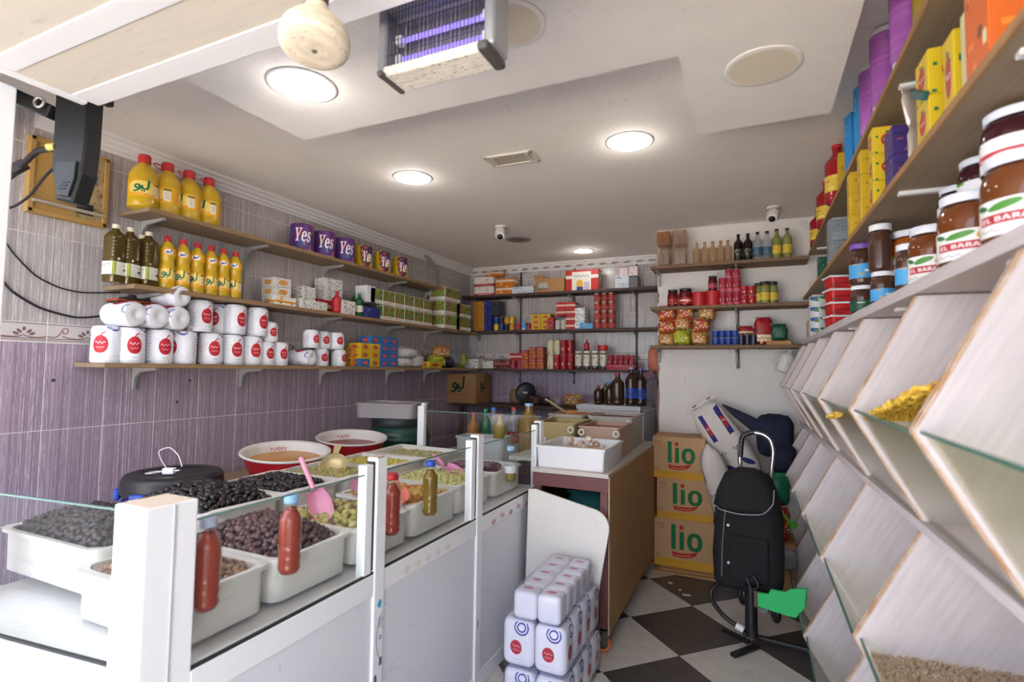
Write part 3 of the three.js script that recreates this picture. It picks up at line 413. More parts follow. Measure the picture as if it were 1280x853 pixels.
{ const p = on(168, 379, 0, -2.84); const t = thing('power_adapter', 'black and orange power adapter under the oil bottle shelf', 'adapter', [p.x - .02, p.y, p.z]); part('case', rb(.09, .03, .19, .008, 2), mat([.02, .018, .018], .5), t, [0, -.012, 0]); part('orange_band', rb(.094, .009, .194, .004), mat([.45, .07, .02], .5), t, [0, .006, 0]); part('top_cover', rb(.06, .018, .12, .006), mat([.02, .02, .022], .5), t, [0, .018, -.01]); part('plug', rb(.03, .02, .03, .005), mat([.02, .02, .022], .5), t, [0, .032, 0]); }
// meter cabinet in the wall
{ const a = on(45, 180, 0, -2.96), b = on(132, 200, 0, -2.96), yb = 2.14, yt = 2.47, zc = -1.37, w = .3; const t = thing('meter_cabinet', 'yellow framed electricity meter cabinet with a rusty door', 'cabinet', [-2.965, 2.305, zc], Math.PI / 2);
  const yl = mat([.52, .32, .09], .6, { map: rep(paintTex, .6, .6) }), ru = mat([.5, .42, .27], .7, { map: dataTex(64, 64, (x, y) => { const n = noise.noise(x * .3, y * .3, 5) > .38 ? -95 : 0, k = noise.noise(x * .07, y * .07, 1) * 30; return [cl(225 + n * .7 + k), cl(215 + n + k), cl(195 + n + k)]; }) });
  part('frame', join([at(rb(.32, .022, .04, .003), 0, .165, 0), at(rb(.32, .022, .04, .003), 0, -.165, 0), at(rb(.022, .35, .04, .003), .15, 0, 0), at(rb(.022, .35, .04, .003), -.15, 0, 0)]), yl, t);
  part('panel', bx(.16, .31, .012), yl, t, [-.06, 0, .004]); const d = part('meter_door', bx(.12, .31, .014), ru, t, [.08, 0, .006]); part('warning_label', bx(.075, .05, .002), mat([.12, .14, .2], .7), d, [-.005, .05, .008]); part('window', bx(.07, .055, .002), mat([.02, .018, .016], .5), d, [-.015, -.105, .008]); part('latch', new THREE.TorusGeometry(.008, .002, 6, 12), mat([.3, .1, .05], .5), d, [.048, -.02, .01]);
  part('ledge', rb(.29, .012, .05, .003), mat([.45, .38, .3], .7), t, [0, -.12, .012]); }
// flexible conduit in the corner
single('conduit', tube([on(530, 318, 0, -2.95), on(540, 328, 0, -2.93), on(547, 340, 0, -2.93), on(549, 356, 0, -2.94)], .02, 30, 8), mat([.3, .29, .29], .5), 'grey corrugated conduit curving down in the far corner', 'conduit');

// ================================================================= BIN RACK AND SHELVES ALONG wall_right
const rx = z => .36 + .02 * (z + 1.56);
const woodTex = dataTex(128, 128, (x, y) => { const n = noise.noise(x * .35, y * .02, 2.2) * 16 + noise.noise(x * 1.1, y * .05, 5.2) * 9; return [cl(196 + n), cl(178 + n), cl(150 + n)]; });
const paleWoodTex = dataTex(256, 256, (x, y) => { const n = noise.noise(x * .22, y * .012, 2.2) * 9 + noise.noise(x * .7, y * .04, 5.2) * 6 + noise.noise(x * .03, y * .03, 8.8) * 4; return [cl(222 + n), cl(214 + n), cl(214 + n)]; });
const paleBoard = mat([.86, .84, .84], .5, { map: paleWoodTex }), greyBoard = mat([.5, .45, .41], .55, { map: rep(woodTex, 1, 1) }), edgeWood = mat([.62, .42, .24], .6, { map: rep(woodTex, 1, 1) }), scuff = mat([1, 1, 1], .75, { map: dataTex(64, 256, (x, y) => { const k = noise.noise(x * .09, y * .035, 3.1) + .5 * noise.noise(x * .3, y * .12, 7.7); const n = noise.noise(x * .5, y * .5, 1) * 10; return k > -.02 ? [cl(176 + n), cl(124 + n), cl(76 + n)] : k > -.2 ? [cl(205 + n), cl(178 + n), cl(146 + n)] : [cl(222 + n), cl(214 + n), cl(208 + n)]; }) });
const rack = thing('grain_bin_rack', 'whitewashed wooden rack of slanted grain bins with glass fronts', 'bin rack');
const tiers = [[1.64, 1.36, 1.105], [1.085, .81, .56], [.54, .27, .02]], DZ = [-.42, -1.035, -1.56, -2.16, -2.78, -3.3, -3.75, -4.15];
const depthR = .33, TIP = .142;
const greenGlass = new THREE.MeshPhysicalMaterial({ color: 0xd9dcc4, transmission: 1, thickness: 0, roughness: .2, ior: 1.5 });
tiers.forEach(([yt, ym, yb], k) => {
  const DK = k ? [-.3, -.8, ...DZ.slice(2)] : DZ;
  for (const z of DK) { const x = rx(z), th = z > -1.1 && k === 0 ? .022 : .016;
    const s = new THREE.Shape([[0, yt], [-TIP, ym], [0, yb], [depthR, yb], [depthR, yt]].map(p => new THREE.Vector2(...p))); const g = new THREE.ExtrudeGeometry(s, { depth: th, bevelEnabled: false }); const a = g.attributes.uv; for (let i = 0; i < a.count; i++) a.setXY(i, a.getX(i) * 1.6 - a.getY(i) * .9, a.getY(i) * 1.6 + a.getX(i) * .9);
    const d = part('divider', g, paleBoard, rack, [x, 0, z - th / 2]);
    // bare worn front edges
    const e1 = V(0, yt, 0), e2 = V(-TIP, ym, 0), e3 = V(0, yb, 0);
    for (const [A, B] of [[e1, e2], [e2, e3]]) { const L = A.distanceTo(B), ge = bx(.004, L, th + .002); ge.rotateZ(Math.atan2(B.x - A.x, A.y - B.y)); ge.translate((A.x + B.x) / 2 - .001, (A.y + B.y) / 2, th / 2); part('worn_edge', ge, scuff, d); }
  }
  for (let i = 0; i < DK.length - 1; i++) { const z0 = DK[i] - .012, z1 = DK[i + 1] + .012, L = z0 - z1, zc = (z0 + z1) / 2, x = rx(zc);
    part('bin_floor', bx(depthR, .016, L), paleBoard, rack, [x + depthR / 2, yb - .008, zc]);
    part('bin_back', bx(.012, yt - yb, L), paleBoard, rack, [x + depthR - .01, (yt + yb) / 2, zc]);
    const gq = new THREE.BufferGeometry(); gq.setAttribute('position', new THREE.Float32BufferAttribute([-TIP + .004, ym, L / 2, -TIP + .004, ym, -L / 2, .004, yb, L / 2, .004, yb, -L / 2], 3)); gq.setAttribute('uv', new THREE.Float32BufferAttribute([0, 1, 1, 1, 0, 0, 1, 0], 2)); gq.setIndex([0, 1, 2, 2, 1, 3]); gq.computeVertexNormals(); part('glass_front', gq, greenGlass, rack, [x, 0, zc]); part('glass_edge', bx(.006, .005, L), mat([.05, .16, .12], .2), rack, [x - TIP + .004, ym, zc]); }
});
{ const len = 3.95, zc = -2.3; for (const y of [1.095, .55]) { const o = part('rail', rb(.05, .022, len, .003), paleBoard, rack, [rx(zc) + .014, y, zc]); o.rotation.y = .02; } part('base_board', rb(.3, .02, len, .003), paleBoard, rack, [rx(zc) + .18, .01, zc]).rotation.y = .02; }
// grain shelves
function longShelf(label, y, len, zc, depth, th, top, edge, x = .36, turn = 0) { const t = thing('wall_shelf', label, 'shelf', [x, y, zc], turn); part('board', rb(depth, th, len, .002), top, t, [depth / 2 + .004, -th / 2, 0]); part('front_edge', rb(.007, th + .001, len, .002), edge, t, [.0015, -th / 2, 0]);
  for (let z = -len / 2 + .25; z < len / 2; z += .72) { const b = part('bracket', join([at(rb(depth * .85, .012, .022, .003), depth * .5, -th - .006, z), at(bx(.014, .16, .022), depth * .96, -th - .08, z)]), mat([.72, .7, .68], .5), t); } return t; }
const S1 = 1.676, S2 = 1.985, S3 = 2.295;
longShelf('thick whitewashed shelf carrying jam jars above the grain bins', S1, 3.95, -2.3, .36, .03, paleBoard, paleBoard, rx(-2.3) - .004, .02);
longShelf('grey brown shelf with bouillon and tea boxes above the jam jars', S2, 3.7, -2.35, .34, .018, greyBoard, edgeWood, .345, .012);
longShelf('topmost grey brown shelf holding film rolls and red bottles', S3, 3.6, -2.4, .34, .018, greyBoard, edgeWood);
// snack and rice heaps in the bins
function grainHeap(name, label, z0, z1, k, hf, geo, cols, n, core, s) { const [yt, ym, yb] = tiers[k]; const zc = (z0 + z1) / 2, x = rx(zc), L = z0 - z1 - .03; const g = new THREE.PlaneGeometry(1, 1, 14, 14); g.rotateX(-Math.PI / 2); const a = g.attributes.position; const X = u => -TIP * .86 + (depthR + TIP * .8 - .02) * u;
  for (let i = 0; i < a.count; i++) { const u = a.getX(i) + .5, v = a.getZ(i); a.setXYZ(i, X(u), hf(u, v) - .004, v * L); } g.computeVertexNormals(); const o = single(name, g, core, label, 'grain', [x, 0, zc]); o.userData.kind = 'stuff';
  const im = new THREE.InstancedMesh(geo, mat([1, 1, 1], .6), n), M = new THREE.Matrix4(), Q = new THREE.Quaternion(); seed = s; for (let i = 0; i < n; i++) { const u = rnd(), v = rr(-.5, .5); Q.setFromEuler(new THREE.Euler(rr(0, 6), rr(0, 6), rr(0, 6))); const k2 = rr(.8, 1.2); M.compose(V(X(u), hf(u, v) + rr(-.003, .003), v * L), Q, V(k2, k2, k2)); im.setMatrixAt(i, M); im.setColorAt(i, new THREE.Color().setRGB(...cols[i % cols.length])); } im.name = 'loose_grains'; im.userData.kind = 'stuff'; o.add(im); return o; }
const macaroni = new THREE.TorusGeometry(.0048, .0026, 6, 8, 3.6);
grainHeap('yellow_snack_heap', 'yellow puffed corn snack filling a slanted bin', -1.035, -1.56, 0, (u, v) => 1.342 + .085 * (v + .5) + .08 * u * (v + .5) + .02 * u, macaroni, [[.72, .44, .04], [.78, .52, .07], [.65, .36, .03]], 8000, mat([.72, .44, .04], .8), 77);
grainHeap('yellow_snack_heap', 'low layer of yellow snack at the bottom of the next bin', -1.56, -2.16, 0, (u, v) => 1.3 + .06 * (v + .5), macaroni, [[.72, .44, .04], [.78, .52, .07]], 3000, mat([.72, .44, .04], .8), 78);
const riceG = new THREE.IcosahedronGeometry(.0034, 0); riceG.scale(1, .55, .55);
grainHeap('brown_rice_heap', 'pale brown rice filling the lower slanted bin', -.8, -1.55, 1, (u, v) => .79 + .02 * u + .035 * (v + .5), riceG, [[.5, .36, .24], [.58, .44, .31], [.44, .3, .19]], 20000, mat([.5, .36, .24], .9), 79);

// ================================================================= PRINTED PACKAGING
const C1 = [1, 1, 1];
function lioArabic(g, x, y, s, col, w = .16) {   // the three-letter wordmark as pen strokes, right to left
  g.strokeStyle = col; g.lineWidth = s * w; g.lineCap = 'round'; g.lineJoin = 'round';
  g.beginPath(); g.moveTo(x + s * .95, y - s * .55); g.lineTo(x + s * .9, y + s * .12); g.quadraticCurveTo(x + s * .86, y + s * .3, x + s * .62, y + s * .28); g.quadraticCurveTo(x + s * .5, y + s * .26, x + s * .52, y + s * .02); g.quadraticCurveTo(x + s * .52, y + s * .3, x + s * .3, y + s * .28); g.stroke();
  g.beginPath(); g.ellipse(x + s * .22, y + s * .08, s * .15, s * .15, 0, 0, 6.3); g.stroke(); g.beginPath(); g.moveTo(x + s * .35, y + s * .14); g.quadraticCurveTo(x + s * .34, y + s * .5, x + s * .0, y + s * .5); g.stroke();
  g.fillStyle = col; for (const dx of [.5, .66]) { g.beginPath(); g.ellipse(x + s * dx, y + s * .46, s * .07, s * .07, 0, 0, 6.3); g.fill(); }
}
function squiggle(g, x, y, w, h, col, n = 6) { g.strokeStyle = col; g.lineWidth = h * .32; g.lineCap = 'round'; g.beginPath(); g.moveTo(x, y); for (let i = 0; i < n; i++) { const a = x + w * (i + .5) / n, b = x + w * (i + 1) / n; g.quadraticCurveTo(a, y + (i & 1 ? h : -h), b, y); } g.stroke(); }
const oilLabel = canvas(512, 128, (g, w, h) => { for (let k = 0; k < 2; k++) { const o = k * 256; g.fillStyle = '#e8a80c'; g.fillRect(o, 0, 256, h); g.fillStyle = '#f4d36a'; g.beginPath(); g.ellipse(o + 110, 60, 90, 52, 0, 0, 6.3); g.fill(); lioArabic(g, o + 68, 46, 84, '#0e6b4a'); squiggle(g, o + 66, 104, 84, 10, '#b3261c', 7); g.fillStyle = '#f1ead8'; g.fillRect(o + 186, 34, 40, 74); g.fillStyle = '#2f7a4c'; g.fillRect(o + 186, 14, 40, 14); g.fillStyle = '#8a7a50'; for (let i = 0; i < 6; i++) g.fillRect(o + 190, 42 + i * 10, 30, 3); } });
const oilNeck = canvas(256, 64, (g, w, h) => { g.fillStyle = '#e5a70f'; g.fillRect(0, 0, w, h); for (let k = 0; k < 2; k++) { g.fillStyle = '#ece8ea'; g.beginPath(); g.ellipse(64 + k * 128, 32, 24, 24, 0, 0, 6.3); g.fill(); lioArabic(g, 50 + k * 128, 28, 28, '#23357a', .2); } });
const oliveLabel = canvas(256, 96, (g, w, h) => { for (let k = 0; k < 2; k++) { const o = k * 128; g.fillStyle = '#9aa63a'; g.fillRect(o, 0, 40, h); g.fillStyle = '#e8e6d8'; g.fillRect(o + 40, 0, 88, h); squiggle(g, o + 50, 26, 64, 9, '#5a6150', 6); squiggle(g, o + 54, 46, 40, 7, '#6d7a3e', 4); g.fillStyle = '#57432c'; g.beginPath(); g.ellipse(o + 100, 60, 15, 18, .4, 0, 6.3); g.fill(); g.fillStyle = '#7d9440'; g.beginPath(); g.ellipse(o + 82, 76, 12, 6, -.5, 0, 6.3); g.fill(); } });
const paperWrap = canvas(512, 256, (g, w, h) => { g.fillStyle = '#eeeef4'; g.fillRect(0, 0, w, h);
  for (let k = 0; k < 2; k++) { const o = k * 256; g.fillStyle = '#c4202f'; g.beginPath(); g.ellipse(o + 150, 120, 42, 42, 0, 0, 6.3); g.fill(); g.strokeStyle = '#c4202f'; g.lineWidth = 6; g.beginPath(); g.moveTo(o + 150, 80); g.quadraticCurveTo(o + 158, 66, o + 172, 64); g.stroke(); squiggle(g, o + 122, 112, 54, 9, '#f6e6e8', 5); squiggle(g, o + 128, 134, 42, 6, '#f6e6e8', 5);
    g.strokeStyle = '#28308e'; g.lineWidth = 9; g.setLineDash([10, 7]); g.beginPath(); g.ellipse(o + 226, 14, 40, 40, 0, 0, 6.3); g.stroke(); g.lineWidth = 7; g.beginPath(); g.ellipse(o + 226, 14, 26, 26, 0, 0, 6.3); g.stroke(); g.setLineDash([]);
    squiggle(g, o + 134, 186, 34, 6, '#7c7f96', 4); squiggle(g, o + 112, 204, 80, 5, '#8a8ca0', 8); for (let i = 0; i < 9; i++) squiggle(g, o + 34 + (i % 2) * 5, 60 + i * 15, 26, 4, '#76799a', 4); g.fillStyle = '#686b86'; for (let i = 0; i < 6; i++) for (let j = 0; j < 5; j++) if ((i * 3 + j * 5) % 4 < 2) g.fillRect(o + 34 + i * 4, 204 + j * 5, 4, 5); } });
const kitchenPurple = canvas(256, 128, (g, w, h) => { g.fillStyle = '#5b2f78'; g.fillRect(0, 0, w, h); seed = 3; g.fillStyle = '#e6dfe6'; g.fillRect(0, h - 20, w, 20); for (let i = 0; i < 150; i++) { g.fillStyle = ['#7d1f3f', '#a1304f', '#4a2a80', '#33518f', '#6b1a35', '#c86a8a'][i % 6]; g.beginPath(); g.ellipse(rr(0, w), rr(0, h * .8), rr(2, 8), rr(2, 8), 0, 0, 6.3); g.fill(); } g.fillStyle = '#efe6ee'; for (let i = 0; i < 20; i++) { g.beginPath(); g.ellipse(rr(0, w), h - rr(14, 24), rr(5, 12), rr(3, 8), 0, 0, 6.3); g.fill(); } g.font = 'italic bold 34px serif'; g.fillStyle = '#f3eef4'; for (let k = 0; k < 2; k++) g.fillText('Yes', 36 + k * 128, 72); });
const kitchenYellow = canvas(256, 128, (g, w, h) => { g.fillStyle = '#d8b417'; g.fillRect(0, 0, w, h); seed = 4; for (let k = 0; k < 2; k++) { const o = k * 128; g.fillStyle = '#4d2a5c'; g.beginPath(); g.ellipse(o + 84, 42, 36, 46, .2, 0, 6.3); g.fill(); for (let i = 0; i < 16; i++) { g.fillStyle = ['#b8402a', '#d07a1e', '#7d1f3f', '#e3c34a'][i % 4]; g.beginPath(); g.ellipse(o + rr(54, 118), rr(14, 96), rr(3, 9), rr(3, 9), 0, 0, 6.3); g.fill(); } g.font = 'italic bold 30px serif'; g.fillStyle = '#f3eef0'; g.fillText('Yes', o + 58, 74); } g.fillStyle = '#e6dfd8'; g.fillRect(0, h - 22, w, 22); });
const cardTex = dataTex(128, 128, (x, y) => { const n = noise.noise(x * .5, y * .03, 1) * 5 + noise.noise(x * .06, y * .06, 5) * 7; return [cl(182 + n), cl(142 + n), cl(98 + n)]; });
const cardM = mat([.95, .9, .84], .85, { map: cardTex });
function lioFront(g, w, h) { g.fillStyle = '#b8946c'; g.fillRect(0, 0, w, h); seed = 2; for (let i = 0; i < 260; i++) { g.fillStyle = `rgba(${rnd() < .5 ? '90,60,35' : '205,165,120'},.07)`; g.fillRect(rr(0, w), rr(0, h), rr(10, 60), 1.5); }
  g.fillStyle = '#c9962c'; g.fillRect(0, h * .82, w, h * .18); g.fillStyle = '#1d6b3c'; g.font = `bold ${h * .68}px sans-serif`; g.save(); g.translate(w * .25, h * .62); g.fillText('l', 0, 0); g.fillText('\u0131', w * .14, 0); g.fillText('o', w * .28, 0); g.restore();
  g.fillStyle = '#b8301f'; g.beginPath(); g.ellipse(w * .462, h * .16, w * .036, h * .05, 0, 0, 6.3); g.fill(); g.beginPath(); g.moveTo(w * .3, h * .66); g.quadraticCurveTo(w * .5, h * .73, w * .74, h * .62); g.quadraticCurveTo(w * .7, h * .72, w * .66, h * .74); g.quadraticCurveTo(w * .5, h * .82, w * .31, h * .76); g.fill(); g.strokeStyle = '#e0bfa4'; g.lineWidth = 3; g.beginPath(); g.moveTo(w * .36, h * .735); g.quadraticCurveTo(w * .5, h * .765, w * .62, h * .715); g.stroke();
  g.strokeStyle = '#8c3d24'; g.lineWidth = 4; g.beginPath(); g.moveTo(w * .1, h * .24); g.quadraticCurveTo(w * .02, h * .13, w * .07, h * .1); g.quadraticCurveTo(w * .1, h * .1, w * .1, h * .15); g.quadraticCurveTo(w * .12, h * .09, w * .15, h * .12); g.quadraticCurveTo(w * .17, h * .17, w * .1, h * .24); g.stroke(); g.strokeStyle = '#4d4a35'; g.beginPath(); g.ellipse(w * .07, h * .78, w * .035, h * .05, 0, 0, 6.3); g.stroke(); squiggle(g, w * .13, h * .87, w * .5, 6, '#7d6a2c', 12); squiggle(g, w * .76, h * .76, w * .18, 4, '#6d5a40', 7); }
const lioTex = canvas(512, 384, lioFront);
const lioArTex = canvas(512, 384, (g, w, h) => { g.fillStyle = '#9b7448'; g.fillRect(0, 0, w, h); lioArabic(g, w * .3, h * .36, h * .5, '#14301f', .15); squiggle(g, w * .34, h * .72, w * .4, 18, '#8e2b1e', 6); squiggle(g, w * .2, h * .9, w * .55, 6, '#4d3a22', 12); g.strokeStyle = '#4a3820'; g.lineWidth = 5; g.beginPath(); g.ellipse(w * .12, h * .84, 18, 18, 0, 0, 6.3); g.stroke(); });
// generic print: base colour, blotches and illegible lines
function print(base, cols, s, o = {}) { return canvas(128, 128, (g, w, h) => { seed = s; g.fillStyle = base; g.fillRect(0, 0, w, h); const n = o.n ?? 26, S = o.s ?? 12; for (let i = 0; i < n; i++) { g.fillStyle = cols[Math.floor(rnd() * cols.length)]; g.beginPath(); o.sq ? g.rect(rr(0, w), rr(0, h), rr(S * .5, S * 2), rr(S * .3, S)) : g.ellipse(rr(0, w), rr(0, h), rr(S * .3, S), rr(S * .3, S), rr(0, 3), 0, 6.3); g.fill(); } if (o.band) { g.fillStyle = o.band; g.fillRect(0, h * (o.by ?? .4), w, h * .24); squiggle(g, w * .12, h * ((o.by ?? .4) + .13), w * .76, 9, o.ink || '#fff', 7); } if (o.disc) { g.fillStyle = o.disc; g.beginPath(); g.ellipse(w / 2, h / 2, 34, 34, 0, 0, 6.3); g.fill(); squiggle(g, w * .3, h * .5, w * .4, 8, o.ink || '#fff', 5); } if (o.edge) { g.fillStyle = '#e4e2da'; g.fillRect(0, 0, 8, h); g.fillRect(0, 0, w, 5); } if (o.lines) for (let i = 0; i < 4; i++) squiggle(g, w * .15, h * (.62 + i * .09), w * .7, 4, o.ink || '#333', 9); }); }
const pm = (t, r = .45) => mat(C1, r, { map: t });
const P = {
  tissue: pm(print('#6b8f38', ['#b23a26', '#c65a3a', '#7fae3a', '#46702a', '#96301f'], 31, { s: 11, n: 40, edge: 1, band: '#e6e4dc', by: .74, ink: '#9a3a2c' })), whiteCan: pm(print('#dcdad0', ['#30322e', '#6a6a62', '#b9b6a6'], 32, { s: 5, n: 26, disc: '#d5902a', ink: '#f5ead0' })), floral: pm(print('#e4e2da', ['#2c2e2c', '#4a4a48', '#888'], 33, { s: 8, n: 26, lines: 1, edge: 1 })), sunny: pm(print('#e6e4dc', ['#e0a11c', '#d97a18', '#3d3d3a'], 34, { s: 14, n: 9, band: '#e39a1b', by: .5, ink: '#7a2f12' })),
  blueBox: pm(print('#1f6fb4', ['#2b86cf', '#e7edf2', '#b8282c', '#15508a'], 35, { s: 10, n: 12, sq: 1, disc: '#c8312d' })), yellowBox: pm(print('#d6b41c', ['#e8cb3a', '#b5302a', '#8a6a12'], 36, { s: 8, n: 10, sq: 1, disc: '#b52c26' })), navy: pm(print('#1b2a78', ['#2f4bb0', '#d8dbe8', '#10183f'], 37, { s: 8, n: 14, sq: 1 })), redBox: pm(print('#b51f22', ['#7d1014', '#e3b9a4', '#d8453a'], 38, { s: 9, n: 16, band: '#e9d9c8', by: .36, ink: '#7a1414' })),
  orange: pm(print('#d4761c', ['#e79a32', '#8e2c14', '#f0d3a0'], 39, { s: 10, n: 16, band: '#f0e3cc', by: .2, ink: '#933' })), whiteRed: pm(print('#e2d9cf', ['#b52b2b', '#4a3d3a', '#c9b9a9'], 40, { s: 7, n: 20, sq: 1, band: '#b8282a', by: .76 })), cowSpots: pm(print('#dfe1e2', ['#16181c', '#22252a'], 41, { s: 12, n: 12 })), darkCan: pm(print('#5c2422', ['#9c3a30', '#c8a07a', '#3a1a18', '#b89a8a'], 42, { s: 9, n: 26, band: '#a83a32', by: .3, ink: '#e0c0b0' })), orangeTall: pm(print('#b8562a', ['#8a1f1c', '#d99a4a', '#e2c18a'], 43, { s: 12, n: 14, band: '#a32420', by: .05 })), creamCan: pm(print('#d8cfae', ['#6a5a30', '#a08a50', '#3f3320'], 44, { s: 7, n: 34 })), redCan: pm(print('#a51420', ['#7a0d18', '#d9646a', '#e8c8c0', '#c83a44'], 45, { s: 6, n: 44, band: '#8a1018', by: .52, ink: '#e8d0c8' })), jarLabel: pm(print('#d9d4c2', ['#4a4030', '#7c6b4c', '#a08c68'], 46, { s: 10, n: 9 })), candy: pm(print('#a01c30', ['#d45a78', '#e8b0b8', '#74101f'], 47, { s: 6, n: 60, band: '#c8506a', by: .45, ink: '#f0d8d8' })),
  snackRed: pm(print('#b8402e', ['#e3c53a', '#f0e6d4', '#3f8a3a', '#a01c1c', '#e07a24', '#d8c8a8'], 48, { s: 8, n: 110 })), snackMix: pm(print('#b88a4c', ['#b0403a', '#e8dcc0', '#5a7a2c', '#8e2f2a', '#d0a44a', '#d8c8b0'], 49, { s: 7, n: 120 })), snackLime: pm(print('#a8ac24', ['#d6cf3a', '#5f7a1c', '#e8e2b0'], 50, { s: 10, n: 24 })), blueCan: pm(print('#1c3f9a', ['#2f60c8', '#c8d0e4', '#0f2460'], 51, { s: 5, n: 44, band: '#12307a', by: .4, ink: '#d8e0f0' })), redSachet: pm(print('#9a1620', ['#c8302c', '#e8cf9a', '#6a0d14'], 52, { s: 12, n: 14, band: '#e6d6b0', by: .62, ink: '#7a1a1a' })), greenPack: pm(print('#14503a', ['#1f7a54', '#0c3024', '#d8dcc8'], 53, { s: 10, n: 12 })),
  jamStraw: pm(print('#ecebec', ['#c8262c', '#5f9a3a', '#d44a55', '#ecebec'], 54, { s: 13, n: 16, band: '#c02a34', by: .42 })), jamApricot: pm(canvas(256, 64, (g, w, h) => { g.fillStyle = '#e9e8e4'; g.fillRect(0, 0, w, h); for (let k = 0; k < 2; k++) { const o = k * 128; g.fillStyle = '#d97a1c'; g.beginPath(); g.ellipse(o + 22, 26, 15, 13, 0, 0, 6.3); g.fill(); g.fillStyle = '#e6a53a'; g.beginPath(); g.ellipse(o + 110, 16, 13, 10, 0, 0, 6.3); g.fill(); g.fillStyle = '#4f8a34'; g.beginPath(); g.ellipse(o + 78, 12, 18, 7, -.3, 0, 6.3); g.fill(); g.fillStyle = '#2f6a3a'; g.beginPath(); g.ellipse(o + 50, 10, 11, 5, .4, 0, 6.3); g.fill(); g.fillStyle = '#b02a34'; g.fillRect(o + 48, 26, 76, 17); g.fillStyle = '#f3e6e6'; g.font = 'bold 13px sans-serif'; g.fillText('EL BARAKA', o + 50, 39, 72); squiggle(g, o + 20, 54, 60, 4, '#9a9a9a', 9); } }), .4), blueMilk: pm(print('#4aa0d8', ['#e6eef4', '#7fc4ea', '#c8a030', '#d8482a'], 55, { s: 12, n: 14 })), bouillon: pm(print('#d8b81c', ['#1f6a4a', '#e6cf3a', '#b8862a'], 56, { s: 12, n: 12, sq: 1, disc: '#b02a2c' })), teaYellow: pm(print('#c9a418', ['#e4c83a', '#a8801c', '#2a6a44', '#d8b02a'], 57, { s: 22, n: 9, sq: 1, disc: '#caa21e', ink: '#5a3a18' })), purpleOrange: pm(print('#3c2a6a', ['#d8562a', '#2a1c4c', '#7a5aa0'], 58, { s: 14, n: 10, sq: 1 })), orangeBox: pm(print('#d8641c', ['#e88a2a', '#7a3a2a', '#e8e0a8'], 59, { s: 16, n: 10, sq: 1 })), blueTall: pm(print('#1f86cc', ['#2f9be0', '#1668a4', '#c8d83a', '#12304a'], 60, { s: 7, n: 14 })), redTub: pm(print('#c01c20', ['#8a1014', '#e04a34', '#5a2a20'], 61, { s: 14, n: 12 })), milkTin: pm(print('#dcdee2', ['#4a8a3a', '#2a5aa0', '#e0b83a', '#e6e8ea'], 62, { s: 12, n: 20 })), greyPack: pm(print('#7a8288', ['#9aa2a8', '#5a6268'], 63, { s: 12, n: 10, sq: 1, lines: 1, ink: '#c8ccd0' })), giftBox: pm(canvas(256, 160, (g, w, h) => { g.fillStyle = '#b81f1c'; g.fillRect(0, 0, w, h); g.fillStyle = '#d8d4c8'; g.fillRect(0, 40, w, 26); g.fillRect(50, 14, 150, 146); squiggle(g, 66, 46, 118, 13, '#2a7a8a', 8); g.fillStyle = '#d8a82a'; g.beginPath(); g.ellipse(112, 104, 26, 30, 0, 0, 6.3); g.fill(); g.fillStyle = '#2a3f8a'; g.fillRect(88, 128, 50, 32); g.fillStyle = '#b9a8c0'; g.fillRect(146, 92, 40, 60); }), .5), pinkWhite: pm(print('#e2cfd4', ['#c8687c', '#d89aa8', '#9a8a92'], 64, { s: 9, n: 14, sq: 1 })), blueWhite: pm(print('#cfd6de', ['#24406a', '#3a5a8a', '#e6eaee'], 65, { s: 9, n: 16, sq: 1, lines: 1, ink: '#24406a' })), blackOrange: pm(print('#c8862a', ['#1a1c24', '#e0a83a', '#23407a'], 66, { s: 12, n: 14, sq: 1 })), darkPrint: pm(print('#23252c', ['#3a4a6a', '#a8842a', '#5a5a3a'], 67, { s: 10, n: 18 })), colaLabel: pm(print('#2a2420', ['#8ab05a', '#d8dcd0', '#4a6a3a'], 68, { s: 9, n: 18 })), bluePale: pm(print('#4a6a80', ['#7a9ab0', '#2f4a60'], 69, { s: 9, n: 12 })), yellowDrink: pm(print('#d8b83a', ['#2a2420', '#e8d87a', '#c84a3a'], 70, { s: 10, n: 12 })),
};
const plasticWhite = mat([.8, .8, .82], .4), blackCap = mat([.015, .014, .016], .4), goldLid = mat([.55, .42, .18], .35, { metalness: .7 }), redM = mat([.5, .02, .025], .4);

// ---------------------------------------------------------------- product builders (origin at the base)
function carton(name, label, cat, pos, w, h, d, m, turn = 0, group, side) { const t = thing(name, label, cat, pos, turn, group); const b = part('box_body', rb(w, h, d, .003), m, t, [0, h / 2, 0]); part('top_flap', bx(w * .96, .002, d * .96), side || m, t, [0, h, 0]); return t; }
function tin(name, label, cat, pos, r, h, m, lidM, group, turn = 0) { const t = thing(name, label, cat, pos, turn, group); part('can_body', lathe([[0, 0], [r * .97, 0], [r, .004], [r, h - .006], [r * .96, h - .002]], 18), m, t); part('lid', lathe([[r * .96, h - .003], [r * .99, h], [r * .9, h + .001], [r * .86, h - .002], [0, h - .002]], 18), lidM, t); return t; }
function jar(name, label, pos, r, h, glassM, lidM, labelM, group, turn = 0, ly = [.16, .5]) { const t = thing(name, label, 'jar', pos, turn, group);
  part('jar_body', lathe([[0, 0], [r * .82, 0], [r * .97, .008], [r, .02], [r, h * .6], [r * .985, h * .7], [r * .9, h * .8], [r * .84, h * .86], [0, h * .88]], 26), glassM, t);
  part('lid', lathe([[r * .84, h * .87], [r * .9, h * .875], [r * .91, h * .985], [r * .87, h], [0, h]], 26), lidM, t);
  if (labelM) part('label', lathe([[r * 1.008, h * ly[0]], [r * 1.008, h * ly[1]]], 26), labelM, t); return t; }
